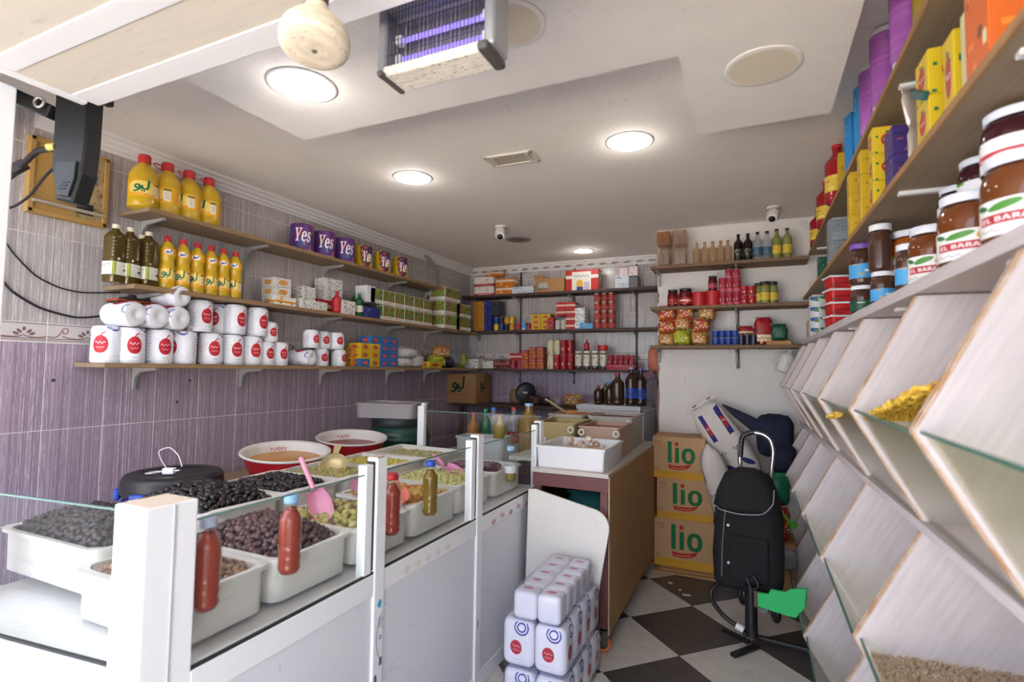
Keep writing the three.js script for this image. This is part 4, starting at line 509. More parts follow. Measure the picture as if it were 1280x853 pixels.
const bagGeo = (w, h, d, s = 1) => { const n = 10, m = 8, g = new THREE.SphereGeometry(1, 16, 12), a = g.attributes.position; for (let i = 0; i < a.count; i++) { let x = a.getX(i), y = a.getY(i), z = a.getZ(i); const f = v => Math.sign(v) * Math.pow(Math.abs(v), .5); x = f(x); y = f(y); const e = Math.max(Math.abs(x), Math.abs(y)); z = z * (1 - .5 * e ** 6); const k = 1 + .09 * noise.noise(x * 3 + s * 7, y * 3, z * 3); a.setXYZ(i, x * w / 2 * k, (y * k + 1) * h / 2, z * d / 2 * k); g.attributes.uv.setXY(i, .5 + x * .5, .5 + y * .5); } g.computeVertexNormals(); return g; };
function bag(name, label, cat, pos, w, h, d, m, turn = 0, s = 1, group) { const t = thing(name, label, cat, pos, turn, group); part('pouch', bagGeo(w, h, d, s), m, t); part('seal', at(rb(w * .86, .012, .004, .001), 0, h * .99, 0), m, t); return t; }
const oilLiquid = mat([.74, .47, .025], .08, { transmission: .18, thickness: 0 }), oliveLiquid = mat([.1, .062, .01], .1, { transmission: .12, thickness: 0 });
const oilLabelM = pm(oilLabel, .4), oilNeckM = pm(oilNeck, .4), oliveLabelM = pm(oliveLabel, .5);
function jug(label, pos, turn, group) { const t = thing('oil_jug', label, 'jug', pos, turn, group); const r = .074; part('jug_body', lathe([[0, 0], [r * .9, 0], [r, .012], [r, .05], [r * .97, .056], [r * .97, .135], [r, .142], [r, .15], [r * .985, .155], [r * .97, .163], [r * .985, .168], [r * .94, .18], [r * .9, .186], [r * .88, .194], [r * .6, .22], [r * .36, .235], [r * .34, .25]], 26), oilLiquid, t);
  part('label', lathe([[r * .985, .052], [r * .985, .138]], 26), oilLabelM, t); part('cap', lathe([[r * .36, .238], [r * .44, .24], [r * .44, .275], [r * .38, .282], [0, .282]], 20), redM, t); part('carry_loop', tube([[r * .4, .255, 0], [r * .9, .262, .008], [r * 1.15, .25, 0], [r * .95, .236, -.006], [r * .42, .24, 0]], .0035, 20, 6), redM, t); t.scale.set(.9, 1, .9); return t; }
function oilBottle(label, pos, turn, group) { const t = thing('oil_bottle', label, 'bottle', pos, turn, group); const r = .04; part('bottle_body', lathe([[0, 0], [r * .9, 0], [r, .01], [r, .03], [r * .96, .034], [r * .96, .115], [r, .12], [r * .9, .135], [r * .86, .15], [r * .92, .165], [r * .95, .175], [r * .93, .215], [r * .7, .238], [r * .36, .252], [r * .34, .268]], 22), oilLiquid, t); part('label', lathe([[r * .98, .036], [r * .98, .113]], 22), oilLabelM, t); part('neck_label', lathe([[r * .97, .178], [r * .955, .214]], 22), oilNeckM, t); part('cap', lathe([[r * .37, .255], [r * .43, .257], [r * .43, .284], [0, .287]], 16), redM, t); return t; }
function oliveBottle(label, pos, turn, group) { const t = thing('olive_oil_bottle', label, 'bottle', pos, turn, group); const rings = [[.034, .034, .012, 0], [.037, .037, .014, .01], [.037, .037, .014, .115]]; for (let i = 0; i < 6; i++) rings.push([.035, .035, .014, .122 + i * .017], [.0375, .0375, .014, .13 + i * .017]); rings.push([.034, .034, .014, .228], [.016, .016, .012, .252], [.013, .013, .012, .266]); part('bottle_body', loft(rings, 3), oliveLiquid, t); part('label', loft([[.0378, .0378, .014, .035], [.0378, .0378, .014, .098]], 3, false), oliveLabelM, t); part('cap', cyl(.016, .016, .02, 16), mat([.72, .68, .5], .5), t, [0, .272, 0]); return t; }
const wrinkle = dataTex(128, 128, (x, y) => { const v = 128 + 70 * noise.noise(x * .06, y * .11, 4) + 50 * noise.noise(x * .16, y * .2, 9); return [cl(v), cl(v), cl(v)]; }, false);
const wrapM = mat(C1, .5, { map: paperWrap, bumpMap: wrinkle, bumpScale: .006 }), wrapPlain = mat([.83, .83, .87], .5);
const rollProf = (r, h) => [[r * .96, .004], [r, .014], [r * 1.005, h * .3], [r * .985, h * .6], [r, h - .018], [r * .9, h - .004]];
const packG = {}; function packGeo(r, h) { const k = r + '_' + h; return packG[k] = packG[k] || lathe(rollProf(r, h), 24); }
function paperPack(label, pos, turn, group, r = .063, h = .178, lie) { const t = thing('paper_roll_pack', label, 'paper rolls', pos, turn, group); const inner = new THREE.Group(); const b = part('wrapper', packGeo(r, h), wrapM, t), c = part('twisted_top', lathe([[r * .9, h - .005], [r * .6, h + .002], [r * .3, h - .004], [0, h - .012]], 16), wrapPlain, t); part('base', cyl(r * .95, r * .95, .005, 20), wrapPlain, t, [0, .0035, 0]); const k = Math.abs(pos[2] * 37.7) % 1; t.rotation.set((k - .5) * .05, turn + (k - .5) * .5, ((k * 7) % 1 - .5) * .05, 'YXZ'); return t; }
function kitchenRoll(label, pos, turn, m, group, r = .066, h = .17) { const t = thing('kitchen_roll', label, 'paper rolls', pos, turn, group); part('printed_wrapper', lathe([[r * .95, .002], [r, .012], [r, h - .014], [r * .94, h]], 24), m, t); part('roll_top', lathe([[r * .94, h], [r * .6, h + .006], [r * .3, h], [0, h - .006]], 18), plasticWhite, t); return t; }
function softDrink(name, label, pos, r, h, liq, capM, labM, group) { const t = thing(name, label, 'bottle', pos, 0, group); part('bottle_body', lathe(bottleProf(r, h, 1, .34), 16), liq, t); part('cap', cyl(r * .4, r * .4, .016, 12), capM, t, [0, h + .004, 0]); if (labM) part('label', lathe([[r * 1.01, h * .2], [r * 1.01, h * .48]], 16), labM, t); return t; }

// ================================================================= SHELVES ON wall_left AND wall_back
const SL = [2.235, 1.842, 1.455], SXF = -2.73, rawWood = mat([.55, .42, .3], .75, { map: rep(woodTex, 1, 1) }), darkShelf = mat([.12, .08, .065], .7, { map: rep(woodTex, 1, 1) }), steel = mat([.4, .39, .37], .5, { metalness: .3 });
function wallShelf(label, y, z0, z1, front, edgeM) { const L = z0 - z1, t = thing('wall_shelf', label, 'shelf', [XL, y, (z0 + z1) / 2]), D = front - XL; part('board', rb(D - .006, .022, L, .002), mat([.5, .44, .4], .6, { map: rep(woodTex, 1, 1) }), t, [D / 2 - .001, -.011, 0]); part('front_edge', rb(.006, .023, L, .002), edgeM, t, [D - .003, -.011, 0]);
  for (const z of [-1.71, -2.35, -3.03, -3.82, -4.41]) if (z < z0 && z > z1) part('bracket', ext([[0, -.022], [D * .8, -.022], [D * .78, -.034], [.06, -.045], [.022, -.075], [.014, -.14], [0, -.14]], .014), steel, t, [.002, 0, z - (z0 + z1) / 2 - .007]); return t; }
wallShelf('topmost long shelf on the tiled wall, with yellow oil jugs at one end', SL[0], -1.6, -4.6, SXF, rawWood);
wallShelf('middle long shelf on the tiled wall, with oil bottles and tissue boxes', SL[1], -1.55, -5.05, SXF, rawWood);
wallShelf('lowest long shelf on the tiled wall, full of white paper packs', SL[2], -1.44, -5.05, SXF, rawWood);
for (const z of [-1.71, -2.35, -3.03, -3.82]) single('shelf_upright', rb(.012, z > -2 ? .75 : .95, .022, .002), steel, 'slotted metal upright carrying shelves on the tiled wall', 'upright', [XL + .007, z > -2 ? 1.86 : 1.84, z], undefined, 'shelf uprights on the tiled wall');
const SBF = -5.08, SB = [2.255, 1.865, 1.457];
SB.forEach((y, i) => { const x0 = i === 2 ? -2.72 : -2.95, t = thing('wall_shelf', ['dark topmost far shelf carrying the red gift box', 'dark middle far shelf with cans and boxes', 'dark lower far shelf with cream and red cans'][i], 'shelf', [(x0 + XW) / 2, y, ZB + .002]); part('board', rb(XW - x0 - .01, .022, SBF - ZB - .004, .002), darkShelf, t, [0, -.011, (SBF - ZB) / 2]); part('front_edge', rb(XW - x0 - .012, .026, .006, .002), mat([.07, .045, .038], .7), t, [0, -.011, SBF - ZB]); for (const px of [601, 651, 718, 796]) { const x = xFor(px, y - .05, ZB) - (x0 + XW) / 2; part('bracket', at(ext([[0, -.022], [.2, -.022], [.19, -.034], [.05, -.045], [.014, -.1], [0, -.1]], .014), 0, 0, 0, 0, -Math.PI / 2), steel, t, [x, 0, 0]); } });
for (const px of [651, 718, 796]) single('shelf_upright', rb(.022, 1.25, .012, .002), mat([.08, .07, .07], .6), 'dark slotted upright behind the far shelves', 'upright', [xFor(px, 1.9, ZB), 1.93, ZB + .007], undefined, 'dark uprights behind the far shelves');
{ const t = thing('wall_shelf', 'low dark ledge on the far wall carrying the oil carton', 'shelf', [-2.0, 1.085, ZB]); part('board', rb(1.9, .03, .4, .003), darkShelf, t, [0, -.015, .205]); for (const x of [-.9, .9]) part('leg', rb(.04, 1.055, .04, .003), darkShelf, t, [x, -.5575, .3]); }

// ---- lowest shelf of wall_left: white paper packs
{ const y = SL[2], A = 'white wrapped paper roll packs on the lowest shelf', xs = -2.82;
  const cnt = {}, ord = ['first', 'second', 'third', 'fourth', 'fifth', 'sixth', 'seventh', 'eighth', 'ninth', 'tenth', 'eleventh']; const put = (px, dy, label0, x = xs, turn = 0, lie, rad, hh) => { const z = zFor(px, x, y + .09 + dy); cnt[label0] = (cnt[label0] ?? -1) + 1; const label = ord[cnt[label0]] + ' ' + label0 + ', from the adapter'; return paperPack(label, [x, y + dy, z], turn, A, rad, hh, lie); };
  const low = 'white paper pack with red disc in the lower row', up = 'white paper pack with red disc in the upper row';
  const face = Math.PI * .9;
  [133, 163, 199, 229, 263, 290, 314].forEach((px, i) => put(px, 0, low, xs + (i === 0 ? -.03 : 0), face + (i === 3 ? -1.4 : i === 0 ? -1 : 0) - i * .02));
  [250, 293, 321].forEach(px => put(px, .18, up, xs, face)); put(273, .18, up, -2.9, face - .8);
  [332, 349].forEach(px => put(px, 0, low, xs, face, undefined, .055, .15)); put(337, .15, up, xs, face, undefined, .05, .125);
  [401, 423].forEach((px, i) => put(px, 0, low, xs, face, undefined, .055, .125)); [389, 404, 421].forEach((px, i) => put(px, .126, up, xs - (i === 1 ? .03 : 0), face, undefined, .055, .125));
  const lieX = (px, dy, label, r2 = .062) => { const x = -2.82, z = zFor(px, x, y + dy); const t = paperPack(label, [x - .08, y + dy + r2, z], 0, A, r2, .17, undefined); t.rotation.set(0, .12, -Math.PI / 2, 'YXZ'); return t; };
  lieX(151, .178, 'white paper pack lying over the two packs by the tile border'); lieX(180, .178, 'white paper pack lying beside the adapter on the lower row'); lieX(208, .178, 'white paper pack lying under the tied white bundle'); lieX(210, .302, 'tied white bundle lying on top, right under the oil shelf', .055); lieX(375, 0, 'white paper pack lying flat between two standing groups', .055); }
{ const y = SL[2], gB = 'small blue cartons beside the paper packs', gY = 'small yellow cartons beside the paper packs'; const z0 = zFor(441, -2.82, y), z1 = zFor(489, -2.82, y), st = (z0 - z1) / 4;
  for (let r = 0; r < 4; r++) for (let c = 0; c < 4; c++) { const z = z0 - st * (c + .5); const blue = r === 3 ? c >= 1 : c >= 2 ? true : (r === 0 && c === 0); if (r === 3 && c === 0) continue; carton(blue ? 'blue_carton' : 'yellow_carton', blue ? 'small bright blue carton in the stack by the white sacks' : 'small yellow carton in the stack by the paper packs', 'carton', [-2.81, y + r * .062, z], .12, .06, st * .95, blue ? P.blueBox : P.yellowBox, 0, blue ? gB : gY); }
  carton('dark_carton', 'tiny dark patterned carton squeezed beside yellow cartons', 'carton', [-2.85, y, zFor(437, -2.84, y)], .1, .15, .05, P.blackOrange); }
{ const y = SL[2]; const b = (px, py, w, h, d, m, l, s) => bag('flour_bag', l, 'bag', [-2.84, y + py, zFor(px, -2.84, y + py + .05)], w, h, d, m, Math.PI / 2, s);
  const wb = mat([.9, .88, .87], .5, { map: print('#e6e4e4', ['#2a3a8a', '#dddde2', '#eeeeee'], 72, { s: 9, n: 14 }) }); b(501, 0, .26, .09, .16, wb, 'white bag with blue print lying under another bag', 3); b(508, .085, .26, .09, .15, wb, 'crumpled white bag on top of the blue printed one', 5); b(520, .0, .16, .12, .12, mat([.62, .6, .58], .45), 'small crumpled clear bag at the pile end', 7); bag('biscuit_bag', 'orange biscuit bag behind the white bags', 'bag', [-2.9, y, zFor(498, -2.9, y + .1)], .22, .19, .08, P.orange, Math.PI / 2, 9); }
// ---- middle shelf: oils, tins, tissue boxes
{ const y = SL[1];
  [143, 161, 184].forEach((px, i) => oliveBottle(['dark olive oil bottle at the end of the middle shelf', 'dark olive oil bottle between two others', 'dark olive oil bottle beside the yellow oil'][i], [-2.8, y, zFor(px, -2.8, y + .1)], .25)); oliveBottle('dark olive oil bottle half hidden in the second row', [-2.9, y, zFor(176, -2.9, y + .1)], .25);
  [208, 227.5, 245.5, 262.5, 278, 293].forEach((px, i) => oilBottle(['first', 'second', 'third', 'fourth', 'fifth', 'sixth'][i] + ' yellow oil bottle with red cap counted from the dark olive oil', [-2.8, y, zFor(px, -2.8, y + .1)], -.35 - (i % 3) * .2, 'yellow oil bottles on the middle shelf'));
  const bx3 = (px0, px1, dy, h, m, label, cat, name, x = -2.81, d = .12, group) => { const za = zFor(px0, x + d / 2, y + dy), zb = zFor(px1, x + d / 2, y + dy); return carton(name, label, cat, [x, y + dy, (za + zb) / 2], d, h, za - zb, m, 0, group); };
  for (let k = 0; k < 3; k++) bx3(343, 364, k * .062, .06, P.whiteCan, 'pale speckled box in the stack behind the sunflower box', 'box', 'speckled_box', -2.86, .12, 'pale speckled boxes'); bx3(344, 370, 0, .055, P.sunny, 'white box with an orange sunflower picture', 'box', 'sunflower_box', -2.765, .06);
  for (let k = 0; k < 3; k++) bx3(378, 394, k * .055, .053, P.floral, 'white box with black lettering in the narrow stack', 'box', 'lettered_box', -2.87, .1, 'white boxes with black lettering'); bx3(375, 396, 0, .06, P.floral, 'white lettered box standing alone in front', 'box', 'lettered_box', -2.78, .08); bx3(397, 409, 0, .06, P.floral, 'small white lettered box beside the red tin pack', 'box', 'lettered_box', -2.79, .08);
  bx3(396, 416, 0, .1, P.redBox, 'low red carton behind the white boxes', 'box', 'red_carton', -2.9, .1);
  for (let k = 0; k < 3; k++) bx3(406, 428, .0 + .1 + k * .055, .053, P.floral, 'white lettered box stacked on the red carton', 'box', 'lettered_box', -2.9, .1, 'lettered boxes on the red carton');
  softDrink('ketchup_bottle', 'red ketchup bottle standing before white boxes', [-2.77, y, zFor(421, -2.77, y + .08)], .034, .15, redM, redM); bx3(427, 444, 0, .1, P.floral, 'white lettered box beside the ketchup bottle', 'box', 'lettered_box', -2.77, .07); softDrink('green_bottle', 'green glass bottle with a white label', [-2.77, y, zFor(449, -2.77, y + .08)], .032, .17, mat([.01, .09, .03], .1), mat([.05, .2, .08], .4), P.jarLabel); softDrink('green_bottle', 'green glass bottle behind the labelled one', [-2.85, y, zFor(442, -2.85, y + .08)], .032, .17, mat([.01, .09, .03], .1), mat([.05, .2, .08], .4)); bx3(456, 475, 0, .085, P.navy, 'dark blue box lying before the tissue boxes', 'box', 'navy_box', -2.77, .07);
  const tg = 'green and red printed tissue boxes'; const cols = [463, 478, 493, 505, 517, 529, 541];
  for (let c = 0; c < 6; c++) for (let r = 0; r < 2; r++) { if (r === 0 && c === 0) continue; bx3(cols[c], cols[c + 1] - 1, r * .125, .122, P.tissue, 'green and red printed tissue box in the double row', 'tissue box', 'tissue_box', -2.82, .12, tg); }
  carton('white_end_box', 'white blank end of a carton beside the tissue boxes', 'box', [-2.82, y + .125, zFor(459, -2.8, y + .18)], .12, .13, .1, plasticWhite);
  for (let r = 0; r < 3; r++) for (let c = 0; c < 2; c++) { const z = zFor([557, 572][c], -2.78, y + .1); if (c && r === 2) continue; carton('tissue_box', 'printed tissue box stacked in the dim corner', 'tissue box', [-2.79, y + r * .135, z], .17, .13, .3, P.tissue, 0, 'tissue boxes stacked in the corner'); } }
// ---- topmost shelf: jugs and kitchen rolls
{ const y = SL[0]; [179, 208, 235, 260].forEach((px, i) => jug(['big yellow oil jug at the shelf end nearest the meter cabinet', 'big yellow oil jug between two other jugs, its label turned', 'big yellow oil jug, third from the meter cabinet', 'big yellow oil jug farthest from the meter cabinet'][i], [-2.82, y, zFor(px, -2.82, y + .1)], [-.4, -1.45, -1.3, -1.15][i]));
  [377, 405, 430].forEach((px, i) => kitchenRoll(['purple printed kitchen roll pack farthest from the yellow ones', 'purple printed kitchen roll pack between two purple ones', 'purple printed kitchen roll pack beside the yellow ones'][i], [-2.82, y, zFor(px, -2.82, y + .08)], -.75 + i * .05, pm(kitchenPurple, .4), 'purple kitchen rolls on the topmost shelf', .078, .185)); [455, 478, 500].forEach((px, i) => kitchenRoll(['yellow and purple kitchen roll pack beside the purple ones', 'yellow and purple kitchen roll pack between two yellow ones', 'yellow and purple kitchen roll pack at the row end'][i], [-2.82, y, zFor(px, -2.82, y + .08)], -.95, pm(kitchenYellow, .4), 'yellow kitchen rolls on the topmost shelf', .066, .18)); }

// ================================================================= GOODS ON THE FAR SHELVES
function backBox(name, label, cat, px0, px1, y0, h, m, group, z = -5.17, d = .14, kind = 'box') { const zf = z + d / 2, xa = xFor(px0, y0 + h / 2, zf), xb = xFor(px1, y0 + h / 2, zf); if (kind === 'can') return tin(name, label, cat, [(xa + xb) / 2, y0, z], (xb - xa) / 2, h, m, steel, group); if (kind === 'bag') return bag(name, label, cat, [(xa + xb) / 2, y0, z], xb - xa, h, d, m, 0, px0, group); return carton(name, label, cat, [(xa + xb) / 2, y0, z], xb - xa, h, d, m, 0, group); }
const hpx = (py0, py1, z) => yFor(py0, -1.7, z) - yFor(py1, -1.7, z);
{ const y = SB[0], zf = -5.1; for (let k = 0; k < 2; k++) backBox('white_red_box', 'white and red printed box in the pair under orange bags', 'box', 593, 617, y + k * .105, .1, P.whiteRed, 'white red boxes in the corner'); backBox('snack_bag', 'orange snack bag lying on white and red boxes', 'bag', 604, 628, y + .212, .06, P.orange, undefined, -5.2, .12, 'bag'); for (let k = 0; k < 2; k++) backBox('orange_pack', 'orange pack in the stacked pair', 'pack', 620, 641, y + k * .09, .088, P.orange, 'orange packs', -5.18);
  backBox('flat_blue_box', 'flat white and dark blue box', 'box', 640, 667, y, .075, P.blueWhite); { const t = backBox('open_carton', 'open brown cardboard carton holding small things', 'carton', 669, 705, y, .15, cardM, undefined, -5.19); part('flap', rb(.1, .05, .004, .001), cardM, t, [-.13, .17, .05], [.4, 0, 0]); part('foil_pack', bagGeo(.12, .08, .06, 3), mat([.5, .45, .4], .3), t, [-.07, .03, .08]); }
  backBox('gift_box', 'red and white gift box with a picture panel', 'box', 707, 748, y, .215, P.giftBox, undefined, -5.18, .12); backBox('pink_box', 'white and pale blue carton under the pink packs', 'box', 769, 786, y, .13, P.blueWhite); backBox('grey_box', 'plain grey carton beside the pale blue one', 'box', 786, 797, y, .11, mat([.16, .15, .16], .6)); backBox('pink_pack', 'pink pack on top of the pale blue carton', 'pack', 774, 785, y + .13, .07, P.pinkWhite, 'pink packs'); backBox('pink_pack', 'pink pack on top of the pale blue carton', 'pack', 786, 797, y + .12, .09, P.pinkWhite, 'pink packs'); }
{ const y = SB[1]; const h = .082; for (let r = 0; r < 4; r++) { backBox('biscuit_box', 'orange yellow biscuit box in the tall corner stack', 'box', 592, 605, y + r * h, h - .002, P.blackOrange, 'orange biscuit boxes'); backBox('coffee_box', 'dark blue coffee box in the tall corner stack', 'box', 605, 614, y + r * h, h - .002, P.navy, 'dark coffee boxes'); } for (let r = 0; r < 2; r++) backBox('dark_pack', 'dark pack behind the sardine cans', 'pack', 614, 624, y + .165 + r * .08, .078, P.darkPrint, 'dark packs'); for (let r = 0; r < 2; r++) for (let c = 0; c < 4; c++) backBox('sardine_can', 'small sardine can with a bright lid edge', 'can', 615 + c * 6.5, 621 + c * 6.5, y + r * .078, .075, [P.yellowBox, P.blueCan, P.darkPrint, P.blackOrange][(c + r) % 4], 'sardine cans', -5.15, .1, 'can'); for (let c = 0; c < 3; c++) backBox('coloured_can', 'small bright can at the row end', 'can', 643 + c * 6.5, 649 + c * 6.5, y, .08, [P.redCan, P.blueMilk, P.candy][c], undefined, -5.15, .1, 'can');
  for (let i = 0; i < 3; i++) scene.children[scene.children.length - 1 - i].userData.label = ['small pink can at the row end', 'small sky blue can between red ones', 'small crimson can beside sardines'][i];
  for (let r = 0; r < 3; r++) for (let c = 0; c < 2; c++) backBox('yellow_pack', 'yellow pack in the short stack', 'pack', 664 + c * 12, 675.5 + c * 12, y + r * .055, .053, P.yellowBox, 'yellow packs'); backBox('red_bottle_pack', 'red sauce sachet beside yellow packs', 'pack', 684, 692, y, .12, P.redCan, undefined, -5.12, .08); for (let r = 0; r < 4; r++) for (let c = 0; c < 2; c++) { if (r < 2 && c === 0) continue; backBox('red_carton', 'red printed carton in the tall red stack', 'carton', 695 + c * 12, 706.5 + c * 12, y + r * .07, .068, P.redBox, 'red cartons in the tall stack'); } for (let c = 0; c < 2; c++) backBox('white_jar', 'plain white jar at the foot of the red stack', 'can', 692.5 + c * 6.7, 698.7 + c * 6.7, y, .095, mat([.55, .53, .46], .5), 'white jars', -5.1, .08, 'can');
  for (let r = 0; r < 3; r++) backBox('spotted_box', 'black and white spotted milk carton', 'carton', 718.5, 731, y + r * .072, .07, P.cowSpots, 'spotted milk cartons'); backBox('blue_flat_pack', 'light blue and pink pack beside the can tower', 'pack', 724, 741, y, .055, P.blueMilk, undefined, -5.09, .06); for (let r = 0; r < 4; r++) for (let c = 0; c < 3; c++) backBox('tomato_can', 'dark red tomato can in the square tower', 'can', 741 + c * 9, 749.6 + c * 9, y + r * .091, .09, P.darkCan, 'tomato cans in the tower', -5.15, .1, 'can'); }
{ const y = SB[2]; backBox('white_tea_box', 'white box with dark lettering on the low corner shelf', 'box', 581, 597, y, .1, P.floral, undefined, -5.12, .2); backBox('white_tea_box', 'small flat white box beside the lettered one', 'box', 604, 616, y, .075, P.floral, undefined, -5.16); backBox('spice_box', 'dark spice box with orange corners', 'box', 616, 637, y, .09, P.darkCan); backBox('tomato_pack', 'red tomato pack stacked on two small red tubs', 'pack', 637, 652, y + .09, .075, P.redBox, undefined, -5.18); for (let c = 0; c < 2; c++) backBox('sauce_tub', 'small red and white tub', 'tub', 635.5 + c * 8, 642.7 + c * 8, y, .088, P.candy, 'small red tubs', -5.14, .1, 'can');
  for (let c = 0; c < 3; c++) for (let r = 0; r < 2; r++) backBox('orange_tall_box', 'tall orange and red noodle box', 'box', 651.5 + c * 9.5, 660 + c * 9.5, y + r * .1 + (c ? r * .015 : 0), c ? .112 : .098, P.orangeTall, 'tall orange boxes'); for (let r = 0; r < 2; r++) for (let c = 0; c < 4 - r * 0; c++) backBox(c < 2 - r * 0 && !(r === 0 && c === 1) ? 'cream_can' : 'red_can', c < 2 && !(r === 0 && c === 1) ? 'cream coloured can with brown pictures' : 'deep red can in the double row', 'can', 682 + c * 8.4, 690 + c * 8.4, y + r * .152, .15, c < 2 && !(r === 0 && c === 1) ? P.creamCan : P.redCan, c < 2 && !(r === 0 && c === 1) ? 'cream cans' : 'deep red cans', -5.15, .1, 'can');
  for (let c = 0; c < 4; c++) { const px = 722.5 + c * 10.4, x = xFor(px, y + .1, -5.12); jar('spice_jar', 'glass spice jar with a cream label and dark lid', [x, y, -5.14], .035, .19, mat([.09, .07, .06], .15), P.jarLabel, P.jarLabel, 'spice jars with cream labels', 0, [.2, .8]); } { const x = xFor(733.5, y + .24, -5.14); softDrink('red_sauce_bottle', 'small red bottle balanced on a spice jar', [x, y + .19, -5.14], .028, .1, redM, redM); const x2 = xFor(753.5, y + .22, -5.14); tin('red_tub', 'flat red tub balanced on a spice jar', 'tub', [x2, y + .19, -5.14], .05, .055, redM, redM); }
  for (let c = 0; c < 5; c++) { const x = xFor(763 + c * 6.8, y + .06, -5.12); tin('candy_jar', 'small dark pink candy jar in the tray', 'jar', [x, y + .022, -5.12], .024, .125, P.candy, goldLid, 'dark pink candy jars'); } { const x = xFor(777, y, -5.12); const t = thing('candy_tray', 'shallow clear tray under the pink candy jars', 'tray', [x, y, -5.12]); part('tray_body', tubGeo(.29, .14, .05, .004, .01), P.candy, t); }
  bag('hanging_snack_bag', 'salmon pink net bag hanging beside the partition', 'bag', [xFor(817, 1.6, -5.05), 1.45, -5.05], .1, .22, .08, mat([.55, .16, .1], .6), 0, 5); bag('hanging_sachet', 'mauve sachet tucked under the pink net bag', 'bag', [xFor(813, 1.42, -5.03), 1.36, -5.03], .13, .08, .03, mat([.25, .13, .17], .6), 0, 6).rotation.z = .5; }
// low corner pile between wall_left and the oil carton
{ const y = SL[2]; const L = [[545, 0, .2, .12, P.snackLime, 'green and yellow snack bag on the corner pile'], [556, 0, .22, .1, P.darkPrint, 'dark foil snack bag on the corner pile'], [551, .1, .2, .12, P.snackMix, 'brown printed snack bag atop the corner pile'], [567, .02, .18, .16, P.greyPack, 'clear crackling snack bag on the corner pile'], [575, 0, .08, .17, P.snackLime, 'yellow green pouch standing in the corner']]; L.forEach(([px, dy, w, h, m, l], i) => bag('snack_bag', l, 'bag', [-2.83, y + dy, zFor(px, -2.83, y + dy + .05)], w, h, .14, m, Math.PI / 2 - .3, i + 2)); carton('yellow_strip_box', 'flat yellow carton below the snack bags', 'box', [-2.77, y, zFor(540, -2.77, y + .03)], .08, .055, .22, P.yellowBox); }
{ const z = -4.86; const xa = xFor(553, 1.2, z), xb = xFor(594, 1.2, z), t = thing('oil_carton', 'brown oil carton with green lettering on the low far ledge', 'carton', [(xa + xb) / 2, 1.087, z - .17], .0); const w = xb - xa; part('box_body', rb(w, .31, .34, .003), [cardM, cardM, cardM, cardM, pm(lioArTex, .85), cardM], t, [0, .155, 0]); const s = part('side_print', new THREE.PlaneGeometry(.3, .3), pm(lioArTex, .85), t, [w / 2 + .0015, .155, 0], [0, Math.PI / 2, 0]); }
{ const y = 1.087, z = -5.1; const X = px => xFor(px, y + .05, z); bag('bread_bag', 'tan bread bag leaning on the low ledge', 'bag', [X(643), y, z - .06], .16, .15, .1, mat([.3, .18, .09], .7), 0, 4); { const t = thing('frying_pan', 'black round pan standing on edge on the low ledge', 'pan', [X(659), y + .115, z + .02]); part('pan_body', at(lathe([[0, 0], [.09, 0], [.112, .03], [.115, .03], [.093, -.004], [0, -.004]], 28), 0, 0, 0, Math.PI / 2 - .2), mat([.012, .012, .013], .4), t); part('emblem', bx(.05, .02, .002), mat([.5, .5, .5], .5), t, [0, .01, .035]); } bag('dark_red_bag', 'dark red crumpled bag on the low ledge', 'bag', [X(669), y, z], .12, .1, .1, mat([.1, .03, .025], .6), 0, 8); bag('black_bag', 'black crumpled bag beside the dark red one', 'bag', [X(682), y, z], .11, .08, .1, mat([.012, .012, .014], .5), 0, 11); bag('clear_bag', 'small clear plastic bag on the low ledge', 'bag', [X(697), y, z], .09, .08, .08, mat([.28, .26, .27], .35), 0, 13); bag('cookie_bag', 'red and brown bag of cookies on the low ledge', 'bag', [X(716), y, z], .2, .12, .12, P.snackMix, 0, 15); }

// ================================================================= SHELVES AND GOODS ON wall_partition
const SP = [2.268, 1.947, 1.65], ZPF = -4.15;
SP.forEach((y, i) => { const t = thing('wall_shelf', ['topmost rough wooden shelf on the white partition, with drinks', 'middle rough wooden shelf on the white partition, with red cans', 'lowest rough wooden shelf on the white partition, with snack bags'][i], 'shelf', [0, y, ZW + .002]); const x0 = XW - .02, x1 = i === 2 ? .3 : .36; part('board', rb(x1 - x0, .024, ZPF - ZW, .003), mat([.36, .27, .22], .8, { map: rep(woodTex, 1, 1) }), t, [(x0 + x1) / 2, -.012, (ZPF - ZW) / 2]); for (const px of [826, 922]) { const x = xFor(px, y - .08, ZW); part('bracket', at(ext([[0, -.024], [.19, -.024], [.18, -.036], [.05, -.05], [.016, -.13], [0, -.13]], .014), 0, 0, 0, 0, -Math.PI / 2), steel, t, [x, 0, 0]); } });
single('shelf_upright', rb(.022, .84, .012, .002), mat([.14, .12, .11], .6), 'dark slotted upright on the white partition', 'upright', [xFor(922, 1.9, ZW), 1.9, ZW + .007]);
const amberClear = mat([.8, .66, .5], .1, { transmission: .85, thickness: 0 }), colaDark = mat([.014, .006, .006], .08), palePlastic = mat([.8, .82, .85], .1, { transmission: .85, thickness: 0 }), yellowGreen = mat([.34, .34, .1], .12, { transmission: .3, thickness: 0 });
function pX(px, y, z = -4.25) { return xFor(px, y, z); }
